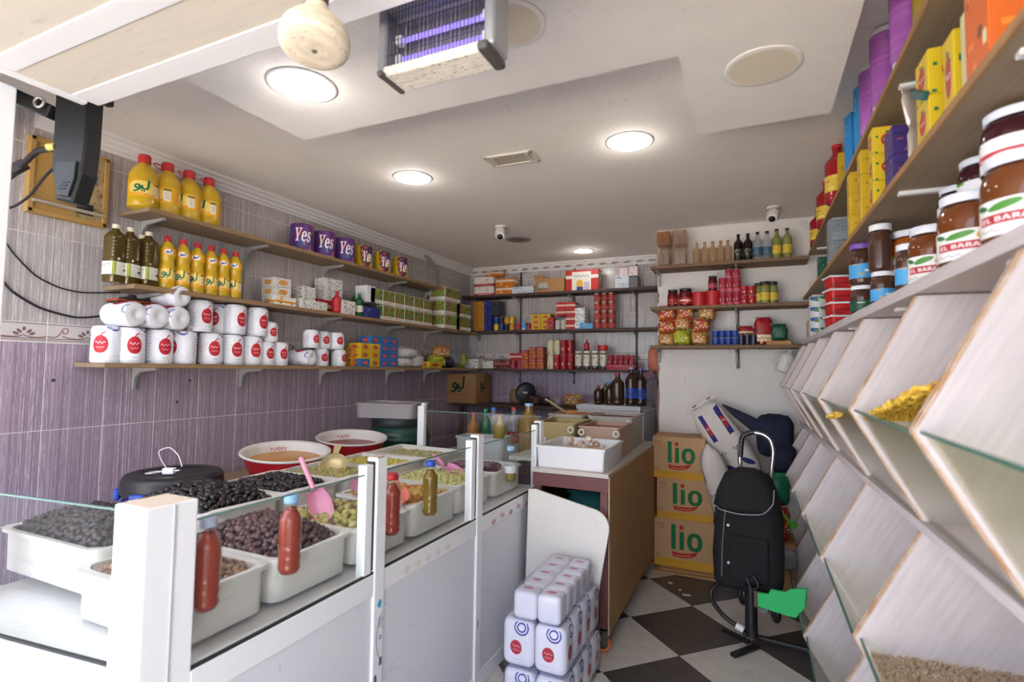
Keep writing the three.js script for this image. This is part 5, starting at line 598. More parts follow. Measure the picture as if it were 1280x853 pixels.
{ const y = SP[0], z = -4.24; for (let r = 0; r < 2; r++) for (let c = 0; c < 2; c++) { const x = pX(831 + c * 20, y + .1, z), t = thing('bottle_multipack', ['shrink wrapped pack of clear bottles at the partition corner', 'shrink wrapped pack of clear bottles beside the corner pack', 'amber shrink wrapped pack stacked at the partition corner', 'pale shrink wrapped pack stacked beside the amber one'][r * 2 + c], 'multipack', [x, y + r * .145, z]); part('wrap', rb(.105, r ? .115 : .14, .15, .016, 2), r && !c ? mat([.75, .45, .24], .2, { transmission: .85, thickness: 0 }) : mat([.85, .78, .7], .2, { transmission: .9, thickness: 0 }), t, [0, .07, 0]); for (let k = 0; k < 4; k++) part('bottle', lathe(bottleProf(.022, .125, 1), 10), amberClear, t, [(k % 2 - .5) * .05, .004, (k > 1 ? .5 : -.5) * .065]); }
  [[871, 'clear empty bottle beside the multipacks'], [881], [891], [901], [910]].forEach(([px, l], i) => softDrink('clear_bottle', 'clear amber tinted empty bottle on the topmost partition shelf', [pX(px, y + .08, z), y, z], .03, .165, amberClear, amberClear, undefined, 'amber tinted empty bottles'));
  [[923, 'dark cola bottle with a green label beside clear bottles'], [935, 'dark cola bottle beside the pale blue drinks']].forEach(([px, l]) => softDrink('cola_bottle', l, [pX(px, y + .09, z), y, z], .032, .2, colaDark, blackCap, P.colaLabel)); [947, 959].forEach(px => softDrink('water_bottle', 'bluish water bottle with a dark cap', [pX(px, y + .09, z), y, z], .031, .205, palePlastic, blackCap, P.bluePale, 'bluish water bottles')); [971, 984].forEach(px => softDrink('lemon_drink_bottle', 'yellow lemon drink bottle with a black cap', [pX(px, y + .09, z), y, z], .032, .215, yellowGreen, blackCap, P.yellowDrink, 'yellow lemon drinks')); }
{ const y = SP[1], z = -4.23, X = (px) => pX(px, y + .06, z); const darkRed = mat([.13, .008, .012], .12); jar('jam_jar', 'dark red jam jar at the end of the middle partition shelf', [X(841), y, z], .04, .135, darkRed, blackCap, P.redCan); jar('jam_jar', 'dark red jam jar beside the plain red tin', [X(857), y, z], .05, .14, darkRed, blackCap, P.redBox); tin('red_tin', 'plain red tin next to the jam jars', 'tin', [X(874), y, z], .05, .108, redM, redM); tin('red_tin', 'plain red tin under a small can', 'tin', [X(891), y, z], .05, .115, redM, redM); jar('jam_jar', 'small dark jam jar standing on a red tin', [X(891), y + .116, z], .033, .11, darkRed, blackCap, P.candy);
  for (let r = 0; r < 2; r++) for (let c = 0; c < 3; c++) tin('tomato_paste_can', 'small red tomato paste can in the stacked block', 'can', [X(904 + c * 8.6), y + r * .105, z], .029, .103, P.candy, steel, 'small red paste cans'); for (let c = 0; c < 2; c++) tin('tomato_paste_can', 'small red paste can in the topmost layer', 'can', [X(911 + c * 9.5), y + .21, z], .026, .06, P.candy, steel, 'topmost small red cans'); for (let c = 0; c < 2; c++) for (let r = 0; r < 2; r++) tin('pink_can', 'pinkish red can in the low double stack', 'can', [X(931 + c * 9), y + r * .07, z], .028, .068, P.redCan, steel, 'pinkish red cans'); [[949, -.03], [956, .03], [966, 0]].forEach(([px, dz]) => jar('pickle_jar', 'yellow green pickle jar with a dark lid', [pX(px, y + .06, z + dz), y, z + dz], .035, .16, yellowGreen, blackCap, P.yellowDrink, 'yellow green pickle jars')); }
{ const y = SP[2], z = -4.24, X = px => pX(px, y + .1, z); const L = [[834, 0, .14, .1, P.snackMix], [834, .095, .14, .1, P.snackRed], [834, .19, .14, .12, P.snackRed], [853, 0, .13, .12, P.snackLime], [854, .115, .13, .1, P.snackMix], [857, .19, .13, .12, P.snackRed], [875, 0, .13, .11, P.snackMix], [877, .1, .13, .1, P.snackRed], [884, .19, .13, .12, P.snackMix]]; const nm = ['lowest bag at the partition corner', 'middle red bag at the partition corner', 'topmost red bag at the partition corner', 'bright lime bag at the shelf front', 'brown bag on the lime bag', 'red bag above the brown one', 'bottom brown bag beside blue cans', 'red bag above the blue cans', 'topmost brown bag by the upright']; L.forEach(([px, dy, w, h, m], i) => bag('noodle_bag', 'colourful printed snack bag, ' + nm[i], 'bag', [X(px), y + dy, z + (i % 2) * .015], w, h, .12, m, 0, i + 20));
  for (let c = 0; c < 4; c++) for (let r = 0; r < 2; r++) tin('blue_can', 'blue drink can in the low double stack', 'can', [X(895 + c * 8), y + r * .055, z + .02], .026, .054, P.blueCan, steel, 'blue cans on the lowest partition shelf'); for (let c = 0; c < 3; c++) tin('dark_can', 'dark navy can beside the blue cans', 'can', [X(927 + c * 7.5), y, z + .02], .024, .075, mat([.015, .018, .04], .3), steel, 'dark navy cans'); bag('dark_red_bag', 'small dark red bag lying on the navy cans', 'bag', [X(932), y + .078, z], .11, .06, .1, P.redSachet, .2, 31); bag('red_sachet', 'tall red coffee pouch with a cream panel', 'pouch', [X(954), y, z], .12, .2, .06, P.redSachet, .1, 33); bag('green_pack', 'dark green pack on the lowest partition shelf', 'pack', [X(974), y + .03, z], .11, .12, .07, P.greenPack, -.1, 35); carton('flat_carton', 'flat brown carton under the dark green pack', 'carton', [X(973), y, z], .16, .028, .14, cardM); }
{ const p = on(973, 455, 2, -4.2); const t = thing('plastic_jug', 'white plastic jug hanging near the bin rack corner', 'jug', [p.x + .02, p.y - .06, -4.2]); t.rotation.z = -.35; part('jug_body', lathe([[0, 0], [.045, 0], [.05, .02], [.052, .12], [.04, .135], [.02, .15], [.018, .165]], 18), mat([.62, .6, .6], .4), t); part('handle', tube([[-.05, .11, 0], [-.075, .09, 0], [-.072, .05, 0], [-.05, .03, 0]], .006, 14, 6), mat([.62, .6, .6], .4), t); }

// ================================================================= GOODS ON THE SHELVES OVER THE BINS
const jamOrange = mat([.15, .04, .008], .05), jamDark = mat([.045, .008, .012], .08), choc = mat([.07, .03, .018], .15), whiteLid = mat([.72, .74, .8], .35), purpleLid = mat([.2, .08, .42], .4);
function rPos(px, off, y) { let z = -1.5; for (let i = 0; i < 12; i++) z = Math.max(-4.1, zFor(px, rx(z) + off, y + .05)); return [rx(z) + off, y, z]; }
{ const y = S1, f = .062, b = .15;
  jar('apricot_jam_jar', 'big apricot jam jar with a white lid and full label at the shelf front', rPos(1217, f, y), .061, .155, jamOrange, whiteLid, P.jamApricot, undefined, .55, [.08, .48]);
  jar('apricot_jam_jar', 'big apricot jam jar under the big strawberry jar', rPos(1284, f, y), .061, .155, jamOrange, whiteLid, P.jamApricot, undefined, .4, [.08, .48]);
  jar('apricot_jam_jar', 'apricot jam jar half hidden behind the full label one', rPos(1166, f + .008, y), .052, .16, jamOrange, whiteLid, P.jamApricot, undefined, .6, [.08, .5]);
  jar('chocolate_jar', 'small chocolate spread jar with a blue label beside the jam', rPos(1137, f - .022, y), .033, .135, choc, whiteLid, P.blueMilk);
  jar('chocolate_jar', 'chocolate spread jar under the tall orange jam', rPos(1139, b - .02, y), .045, .085, choc, purpleLid, P.blueMilk);
  jar('orange_jam_jar', 'tall orange jam jar with a pale lid raised behind chocolate', (() => { const p = rPos(1139, b - .02, y); return [p[0], y + .086, p[2]]; })(), .055, .165, mat([.36, .09, .015], .1), whiteLid, P.jamStraw, undefined, 1, [.1, .46]);
  const c1 = rPos(1104, f - .012, y); jar('chocolate_jar', 'short chocolate jar with a white cap carrying a taller one', c1, .036, .118, choc, plasticWhite, P.blueMilk); jar('chocolate_jar', 'tall chocolate jar with a white cap and a cream streak', [c1[0] - .004, y + .119, c1[2]], .036, .16, choc, plasticWhite, undefined);
  const c2 = rPos(1079, f - .01, y); jar('spread_jar', 'chocolate jar with a green and white label under the purple lid', c2, .044, .12, choc, plasticWhite, P.greenPack); jar('spread_jar', 'chocolate jar with a purple lid and a blue label', [c2[0], y + .121, c2[2]], .045, .165, choc, purpleLid, P.blueMilk);
  const c3 = rPos(1049, f, y); for (let k = 0; k < 4; k++) { const t = thing('red_tub', ['lowest', 'second lowest', 'second highest', 'topmost'][k] + ' red square margarine tub with a white lid in the stack', 'tub', [c3[0], y + k * .066, c3[2]], .2, 'red margarine tubs'); part('tub_body', loft([[.046, .05, .014, 0], [.054, .058, .016, .054]], 3), P.redTub, t); part('lid', rb(.118, .01, .126, .004), plasticWhite, t, [0, .058, 0]); }
  const c4 = rPos(1023, f, y); for (let k = 0; k < 4; k++) tin('milk_tin', ['lowest', 'second lowest', 'second highest', 'topmost'][k] + ' white cheese tub with blue and green print', 'tub', [c4[0], y + k * .066, c4[2]], .05, .065, P.milkTin, plasticWhite, 'white printed tubs beside the red tubs'); const c5 = rPos(1013, f + .06, y); for (let k = 0; k < 3; k++) tin('blue_yellow_tin', ['lowest', 'middle', 'topmost'][k] + ' blue and yellow tin behind the white tubs', 'tin', [c5[0], y + k * .08, c5[2]], .045, .078, P.blueMilk, steel, 'blue yellow tins');
  softDrink('vinegar_bottle', 'cloudy yellow vinegar bottle at the far shelf end', rPos(1007, f, y), .04, .17, mat([.4, .34, .22], .25), plasticWhite); softDrink('brown_bottle', 'small brown bottle with a white cap by the vinegar', rPos(997, f, y), .026, .14, mat([.2, .09, .04], .25), plasticWhite);
  // second tier of jars standing on the back row
  const up = (px, off, r, h, label, lm, turn) => { const p = rPos(px, off, y + .12); jar('strawberry_jam_jar', label, [p[0], y + .15, p[2]], r, h, jamDark, whiteLid, lm, undefined, turn, [.1, .56]); jar('apricot_jam_jar', 'back row jam jar under the ' + label.replace('dark strawberry jam jar', 'strawberry one'), [p[0], y, p[2]], r * .98, .149, jamOrange, whiteLid, P.jamApricot); };
  up(1276, .1, .058, .128, 'dark strawberry jam jar with a large white label', P.jamStraw, .4); up(1232, .13, .05, .124, 'dark strawberry jam jar behind the large one', P.jamStraw, .9); up(1200, .14, .046, .118, 'dark strawberry jam jar farthest back', P.jamStraw, 1.2); const q = rPos(1182, .14, y + .1); jar('blueberry_jar', 'dark jam jar with a pale blue label', [q[0], y, q[2]], .042, .16, jamDark, whiteLid, P.blueMilk, undefined, 0, [.3, .6]); }
{ const y = S2; const col = (px, n, w, h, d, m, label, name, cat, group, off = .055, y0 = y) => { for (let k = 0; k < n; k++) { const p = rPos(px, off, y0); carton(name, (n > 1 ? (n > 2 ? ['lowest ', 'middle ', 'topmost '] : ['lower ', 'upper '])[k] : '') + label, cat, [p[0], y0 + k * h, p[2]], d, h * .98, w, m, .02, group); } };
  col(1080, 3, .06, .085, .1, P.teaYellow, 'yellow tea box with dark green edges in the tall stack', 'tea_box', 'box', 'yellow tea boxes'); col(1095, 3, .06, .088, .1, P.teaYellow, 'yellow tea box with a round picture in the tall stack', 'tea_box', 'box', 'yellow tea boxes with round picture'); col(1112, 3, .06, .088, .1, P.bouillon, 'yellow and green packet in the tall stack beside the purple box', 'soup_packet', 'packet', 'yellow green packets');
  col(1050, 2, .09, .11, .1, P.greyPack, 'silver grey foil pack behind the red tubs', 'foil_pack', 'pack', 'silver grey packs', .06); col(1033, 1, .05, .16, .09, P.greenPack, 'dark green box near the shelf end', 'green_box', 'box', undefined, .08); col(1020, 1, .05, .1, .09, P.whiteRed, 'small white and red box at the shelf end', 'white_red_box', 'box', undefined, .09);
  col(1137, 2, .085, .085, .1, P.purpleOrange, 'purple and orange box in the pair', 'purple_box', 'box', 'purple and orange boxes', .055);
  const sv = mat([.5, .42, .36], .2, { metalness: .3 }); [[1150, .0], [1148, .1]].forEach(([px, dy], i) => { const p = rPos(px, .035, y + dy); bag('foil_sachet', ['shiny foil sachet standing at the shelf front', 'shiny foil sachet leaning out above another'][i], 'sachet', [p[0], y + dy, p[2]], .07, .1, .025, sv, .6, i + 41).rotation.z = i ? .2 : 0; });
  const p1 = rPos(1190, .06, y); for (let k = 0; k < 2; k++) carton('bouillon_box', k ? 'yellow bouillon box with a dark green ribbon stacked on another' : 'yellow bouillon box under the ribboned one', 'box', [p1[0], y + k * .105, p1[2]], .11, .104, .09, P.bouillon, .02); single('green_ribbon', rb(.014, .02, .11, .003), mat([.01, .09, .08], .4), 'dark green band across the yellow bouillon box', 'band', [p1[0] - .06, y + .125, p1[2]], [.5, 0, 0]);
  const p2 = rPos(1224, .06, y); carton('yellow_green_box', 'yellow box with a green window beside bouillon', 'box', p2, .1, .17, .06, P.bouillon, .02, undefined, P.teaYellow); const p3 = rPos(1275, .06, y); carton('orange_box', 'large orange and brown box at the shelf front', 'box', p3, .12, .21, .1, P.orangeBox, .02); const p4 = rPos(1243, .05, y); carton('pale_packet', 'pale yellow packet beside the orange box', 'packet', p4, .09, .16, .03, mat([.6, .56, .3], .5), .02); }
{ const y = S3; [[1024, .1, .25], [1034, .08, .27], [1047, .06, .29]].forEach(([px, off, h], i) => softDrink('red_syrup_bottle', ['red syrup bottle at the far end of the topmost shelf', 'red syrup bottle between two others', 'red syrup bottle with a yellow label beside the blue cartons'][i], rPos(px, off, y), .055, h, mat([.32, .01, .015], .12), redM, P.yellowDrink));
  carton('yellow_packet', 'yellow packet between red syrup and blue cartons', 'packet', rPos(1060, .08, y), .08, .2, .03, P.teaYellow, .02); carton('blue_carton', 'slim bright blue carton beside the yellow packet', 'carton', rPos(1068, .055, y), .05, .25, .06, P.blueTall, .3); carton('blue_carton', 'slim bright blue carton beside the film rolls', 'carton', rPos(1081, .055, y), .05, .27, .06, P.blueTall, .3); carton('blue_carton', 'small blue box at the far end of the topmost shelf', 'carton', rPos(1008, .1, y), .07, .12, .06, P.blueTall, .1);
  const film = mat([.55, .2, .6], .12, { map: dataTex(64, 128, (x, yy) => { const n = noise.noise(x * .02, yy * .5, 3) * 26 + noise.noise(x * .12, yy * .03, 8) * 40; return [cl(215 + n), cl(200 + n * 1.3), cl(220 + n)]; }) }); [[1094, .07], [1110, .06], [1138, .055]].forEach(([px, off], i) => { const p = rPos(px, off, y); const t = thing('film_roll', ['purple stretch film roll beside the blue carton', 'purple stretch film roll in the middle of three', 'purple stretch film roll beside the golden bottle'][i], 'film roll', p, i); part('film', lathe([[.03, .034], [.047, .036], [.048, .27], [.03, .275]], 28), film, t); part('core', lathe([[.03, 0], [.042, 0], [.042, .29], [.03, .29], [.03, 0]], 24), plasticWhite, t); });
  softDrink('golden_bottle', 'golden oil bottle at the near end of the topmost shelf', rPos(1166, .055, y), .042, .26, mat([.5, .34, .04], .1, { transmission: .4, thickness: 0 }), redM); }

// ================================================================= TABLE, BINS, COOLER
const maroon = mat([.16, .05, .05], .5, { map: rep(paintTex, 1, 1) });
{ const t = thing('serving_table', 'maroon framed table on casters with a brown cardboard side', 'table', [0, 0, 0]); const x0 = -1.115, x1 = -.69, z0 = -2.73, z1 = -4.2;
  part('table_top', rb(x1 - x0, .022, .3, .003), mat([.55, .5, .45], .6), t, [(x0 + x1) / 2, .899, z0 - .15]); part('table_top', rb(x1 + 1.4, .022, z0 - .3 - z1, .003), mat([.55, .5, .45], .6), t, [(x1 - 1.4) / 2, .899, (z0 - .3 + z1) / 2]);
  part('apron', rb(x1 - x0, .07, .022, .003), maroon, t, [(x0 + x1) / 2, .852, z0 - .012]); for (const [x, z] of [[x1 - .025, z0 - .025], [x0 + .03, z0 - .025], [x1 - .025, z1 + .03], [-1.37, z1 + .03]]) part('leg', rb(.04, .76, .04, .003), maroon, t, [x, .505, z]);
  part('lower_shelf', rb(x1 - x0 - .04, .02, z0 - z1 - .06, .003), maroon, t, [(x0 + x1) / 2 - .01, .14, (z0 + z1) / 2]); part('inner_back', bx(.02, .7, z0 - z1 - .1), maroon, t, [x0 - .02, .5, (z0 + z1) / 2 - .1]);
  { const pc = part('side_panel', rb(.008, .8, z0 - z1, .002), mat([.9, .84, .76], .85, { map: cardTex }), t, [x1 + .004, .5, (z0 + z1) / 2]); part('worn_trim', rb(.01, .8, .012, .002), mat([.36, .24, .15], .8), pc, [.001, 0, (z0 - z1) / 2]); }
  for (const [x, z] of [[x1 - .02, z0 - .03], [x0 + .04, z0 - .05], [x1 - .03, z1 + .06]]) { const f = part('caster_fork', join([at(rb(.04, .012, .05, .003), 0, .108, 0), at(rb(.006, .07, .035, .003), -.022, .075, .008), at(rb(.006, .07, .035, .003), .022, .075, .008)]), mat([.12, .11, .11], .4, { metalness: .6 }), t, [x, 0, z], [0, -1.07, 0]); part('caster_wheel', at(new THREE.TorusGeometry(.031, .012, 10, 22), 0, .043, .012, 0, Math.PI / 2), mat([.65, .16, .02], .5), f); part('wheel_hub', at(cyl(.024, .024, .018, 16), 0, .043, .012, 0, 0, Math.PI / 2), mat([.03, .03, .03], .4), f); }
}
bag('teal_bag', 'teal cloth bag stuffed under the table top', 'bag', [-.86, .16, -2.98], .3, .6, .3, mat([.01, .1, .1], .8), .3, 61);
{ const t = thing('egg_tub', 'white plastic tub holding loose eggs on the table', 'tub', [-.915, .911, -2.985]); part('body', tubGeo(.4, .45, .12, .008, .012), mat([.78, .77, .79], .35), t); const eg = lathe([[0, -.028], [.012, -.026], [.02, -.016], [.0225, 0], [.019, .016], [.011, .028], [0, .032]], 16); const cols = [[.66, .5, .38], [.62, .45, .32], [.72, .6, .5], [.58, .38, .26]]; [[713, 546, 'pale egg at the tub side'], [726, 551, 'cream egg in front of the brown one'], [736, 545, 'brown egg on top of the others'], [745, 551, 'light brown egg beside the brown one'], [731, 556, 'buff egg low in the tub'], [752, 557, 'egg half buried in the tub']].forEach(([px, py, l], i) => { const p = on(px, py + 3, 2, -2.98 - (i % 2) * .05); single('egg', eg, mat(cols[i % 4], .55), l, 'egg', [p.x, p.y - .008, p.z], [rr(.9, 1.8), 0, rr(-.6, .6)]); });
  const c = single('egg_carton_liner', bagGeo(.32, .085, .3, 5), mat([.62, .52, .42], .9), 'crumpled paper liner under the eggs', 'liner', [-.93, .925, -3.0]); }
function binBox(label, x0, x1, z0, z1, h, c, fill, fy) { const t = thing('storage_bin', label, 'bin', [(x0 + x1) / 2, .911, (z0 + z1) / 2]); part('body', tubGeo(x1 - x0, z0 - z1, h, .008, .03), c, t); for (const s of [-1, 1]) part('ring_handle', at(new THREE.TorusGeometry(.017, .006, 8, 18), s * ((x1 - x0) / 2 - .03), h - .04, (z0 - z1) / 2 + .002), mat([.72, .68, .58], .5), t); if (fill) part('contents', bx((x1 - x0) * .88, .006, (z0 - z1) * .88), fill, t, [0, h * fy, 0]); return t; }
binBox('olive yellow clouded bin with ring handles behind the egg tub', -1.32, -1.03, -3.23, -3.62, .2, mat([.4, .3, .12], .45), mat([.3, .18, .04], .5), .8); binBox('pinkish clouded bin with ring handles behind the egg tub', -1.02, -.74, -3.23, -3.62, .19, mat([.42, .27, .19], .45), mat([.35, .1, .05], .5), .85); binBox('grey clouded bin behind the pinkish one', -1.08, -.75, -3.64, -4.05, .22, mat([.42, .38, .32], .45), mat([.2, .04, .06], .5), .9); binBox('clouded bin holding orange mash and a wooden ladle', -1.38, -1.1, -3.64, -4.05, .22, mat([.5, .45, .36], .45), mat([.5, .18, .04], .6), .95);
{ const p = on(712, 515, 2, -3.85), q = on(682, 499, 2, -3.7); const t = thing('wooden_ladle', 'wooden ladle sticking out of the orange mash', 'ladle', [0, 0, 0]); const wd = mat([.5, .38, .25], .7); part('handle', bar([p.x, p.y - .02, p.z], [q.x, q.y, q.z], .009, 10), wd, t); part('ladle_head', at(new THREE.SphereGeometry(.045, 14, 10), p.x + .02, p.y - .03, p.z), mat([.5, .2, .05], .7), t); }
{ const t = thing('work_table', 'low grey worktable holding assorted drink bottles', 'table', [-1.76, 0, -3.55]); const m = mat([.3, .28, .27], .6); part('table_top', rb(.7, .025, .95, .003), m, t, [0, .835, 0]); for (const [x, z] of [[-.31, -.43], [.31, -.43], [-.31, .43], [.31, .43]]) part('leg', rb(.04, .8225, .04, .003), m, t, [x, .411, z]); }
{ const y = .848; const L = [[592, 516, -3.35, .045, mat([.3, .12, .03], .12), mat([.5, .02, .05], .4), 'amber drink bottle with a crimson cap behind the glass'], [607, 512, -3.45, .04, mat([.01, .12, .05], .1), mat([.02, .25, .1], .4), 'green drink bottle behind the glass'], [617, 510, -3.5, .045, palePlastic, mat([.05, .2, .6], .4), 'clear bottle with a blue cap behind the glass'], [625, 518, -3.3, .045, oilPale, mat([.7, .12, .05], .4), 'oil bottle with an orange red cap'], [642, 510, -3.55, .045, palePlastic, mat([.6, .03, .03], .4), 'clear bottle with a red cap and pink label'], [661, 505, -3.4, .075, mat([.34, .19, .03], .12, { transmission: .3, thickness: 0 }), lightBlueCap, 'large golden oil bottle with a light blue cap']]; for (const [px, py, z, r, m, c, l] of L) { const x = xFor(px, 1.1, z), h = yFor(py, x, z) - y - .01; softDrink('drink_bottle', l, [x, y, z], r, h, m, c, l.includes('pink') ? P.candy : undefined); }
  { const t = thing('grey_tub', 'grey white tub behind the cross pane', 'tub', [-1.66, y, -3.2], .05); part('body', tubGeo(.36, .2, .15, .008, .03), mat([.45, .44, .43], .5), t); } }
{ const x0 = -1.42, x1 = -.84, zf = -4.5, h = 1.15; const t = thing('white_cooler', 'white metal cabinet under the dark oil bottles', 'cabinet', [(x0 + x1) / 2, 0, zf - .3]); const w = mat([.66, .66, .68], .4); part('cabinet_body', rb(x1 - x0, h - .04, .58, .006), w, t, [0, (h - .04) / 2, 0]); part('top_plate', rb(x1 - x0 - .02, .04, .6, .006), w, t, [-.02, h - .02, 0]); part('door_frame', join([at(rb(x1 - x0 - .02, .03, .012, .003), 0, h - .07, .296), at(rb(.03, .5, .012, .003), (x1 - x0) / 2 - .025, h - .3, .296), at(rb(.03, .5, .012, .003), -(x1 - x0) / 2 + .025, h - .3, .296)]), w, t); for (let i = 0; i < 3; i++) for (let k = 0; k < 3; k++) part('vent_slot', bx(.07, .007, .004), mat([.2, .2, .21], .6), t, [-.06 + i * .1, h - .12 - k * .022, .292]); part('hinge', rb(.03, .02, .03, .003), blackCap, t, [(x1 - x0) / 2 - .02, h - .045, .28]);
  const zb = -4.62; [[748, .04, .16, mat([.05, .02, .006], .1), redCap, 'dark oil bottle with a red cap at the cooler edge'], [757, .045, .18, mat([.06, .025, .006], .1), mat([.04, .25, .08], .4), 'dark oil bottle with a green cap'], [762, .04, .19, mat([.05, .02, .006], .1), mat([.05, .2, .55], .4), 'dark oil bottle with a blue cap'], [772, .06, .27, mat([.055, .025, .008], .1), redCap, 'wide dark oil bottle with a red cap'], [789, .05, .32, mat([.045, .02, .008], .1), lightBlueCap, 'tall ribbed dark bottle with a light blue cap'], [801, .05, .31, mat([.03, .014, .008], .1), mat([.14, .12, .4], .4), 'tall dark bottle with a violet cap by the partition']].forEach(([px, r, hh, m, c, l], i) => { const zz = zb - (i === 1 ? .1 : 0), x = xFor(px, h + .1, zz); softDrink('dark_oil_bottle', l, [x, h, zz], r, hh, m, c, i > 3 ? P.blueCan : undefined); }); }
// ================================================================= FLOOR THINGS
const lioM = pm(lioTex, .85);
[['topmost brown oil carton with green and red lettering in the stack', -.691, -.319, .667, .3], ['middle brown oil carton in the stack by the partition', -.662, -.267, .376, .29], ['bottom brown oil carton of the stack, on flat cardboard', -.68, -.264, .03, .345]].forEach(([l, x0, x1, y0, h], i) => { const w = x1 - x0, t = thing('oil_carton', l, 'carton', [(x0 + x1) / 2, y0, -4.21]); part('box_body', rb(w, h, .3, .003), [cardM, cardM, cardM, cardM, lioM, cardM], t, [0, h / 2, 0]); part('top_flaps', join([at(bx(w, .003, .146), 0, h, .076), at(bx(w, .003, .146), 0, h, -.076)]), cardM, t); });
{ const t = thing('flat_cardboard', 'flat brown cardboard under the oil cartons', 'cardboard', [-.45, .001, -4.18]); part('sheet', rb(.46, .014, .38, .003), cardM, t, [0, .008, 0]); part('sheet', rb(.42, .012, .34, .003), cardM, t, [.02, .022, -.01], [0, .06, 0]); }
// sacks leaning behind the trolley
const sackTex = canvas(256, 256, (g, w, h) => { g.fillStyle = '#d2cbc4'; g.fillRect(0, 0, w, h); seed = 14; for (let i = 0; i < 500; i++) { g.fillStyle = `rgba(120,100,90,.1)`; g.fillRect(rr(0, w), rr(0, h), 3, 1); } for (let k = 0; k < 2; k++) { const o = k * 128; g.fillStyle = '#2c2870'; g.fillRect(o + 60, 20, 34, 90); g.fillStyle = '#a82a34'; g.beginPath(); g.ellipse(o + 78, 70, 16, 20, 0, 0, 6.3); g.fill(); squiggle(g, o + 66, 66, 24, 6, '#e8dcd8', 4); squiggle(g, o + 24, 150, 70, 8, '#38356e', 6); g.fillStyle = '#2c2870'; g.beginPath(); g.ellipse(o + 60, 200, 34, 12, .4, 0, 6.3); g.fill(); } }); const sackM = pm(sackTex, .8);
{ const a = thing('flour_sack', 'white woven sack with a dark blue and red print leaning on the wall', 'sack', (() => { const p = on(940, 600, 2, -4.14); return [p.x, p.y, -4.14]; })()); part('sack_body', bagGeo(.25, .6, .18, 3), sackM, a); part('sewn_top', at(rb(.24, .03, .02, .006), 0, .62, 0), sackM, a); a.rotation.z = .58; const b = thing('flour_sack', 'smaller white woven sack with violet print beside the cartons', 'sack', (() => { const p = on(915, 660, 2, -4.0); return [p.x, p.y, -4.0]; })()); part('sack_body', bagGeo(.19, .58, .18, 6), sackM, b, undefined, [0, 1.8, 0]); b.rotation.z = .28; const c = thing('flour_sack', 'sack lying at the bottom behind the trolley', 'sack', [.0, .0, -4.12]); part('sack_body', bagGeo(.5, .4, .3, 8), sackM, c);
  const n = thing('navy_cloth', 'navy cloth bag slumped on top of the sacks', 'bag', [.13, .86, -4.2]); const nm = mat([.012, .014, .04], .85); part('cloth_body', bagGeo(.24, .3, .2, 4), nm, n); part('cloth_sleeve', loft([[.05, .05, .04, 0], [.045, .04, .03, .12], [.03, .03, .02, .24], [.012, .012, .01, .33], [.004, .004, .003, .36]], 3), nm, n, [-.04, .16, .02], [0, 0, 1.0]); part('cloth_fold', bagGeo(.16, .2, .2, 12), nm, n, [.05, -.1, .1]); bag('green_bag', 'dark green plastic bag behind the trolley handle', 'bag', [.13, .62, -3.75], .14, .2, .12, mat([.01, .16, .08], .35), .2, 17); bag('snack_bag', 'red and yellow snack bag on the floor beside the rack', 'bag', [.13, .42, -3.7], .14, .2, .1, P.snackRed, .3, 19); carton('brown_box', 'brown box under bags behind the trolley', 'box', [.12, 0, -3.78], .2, .42, .3, cardM); }
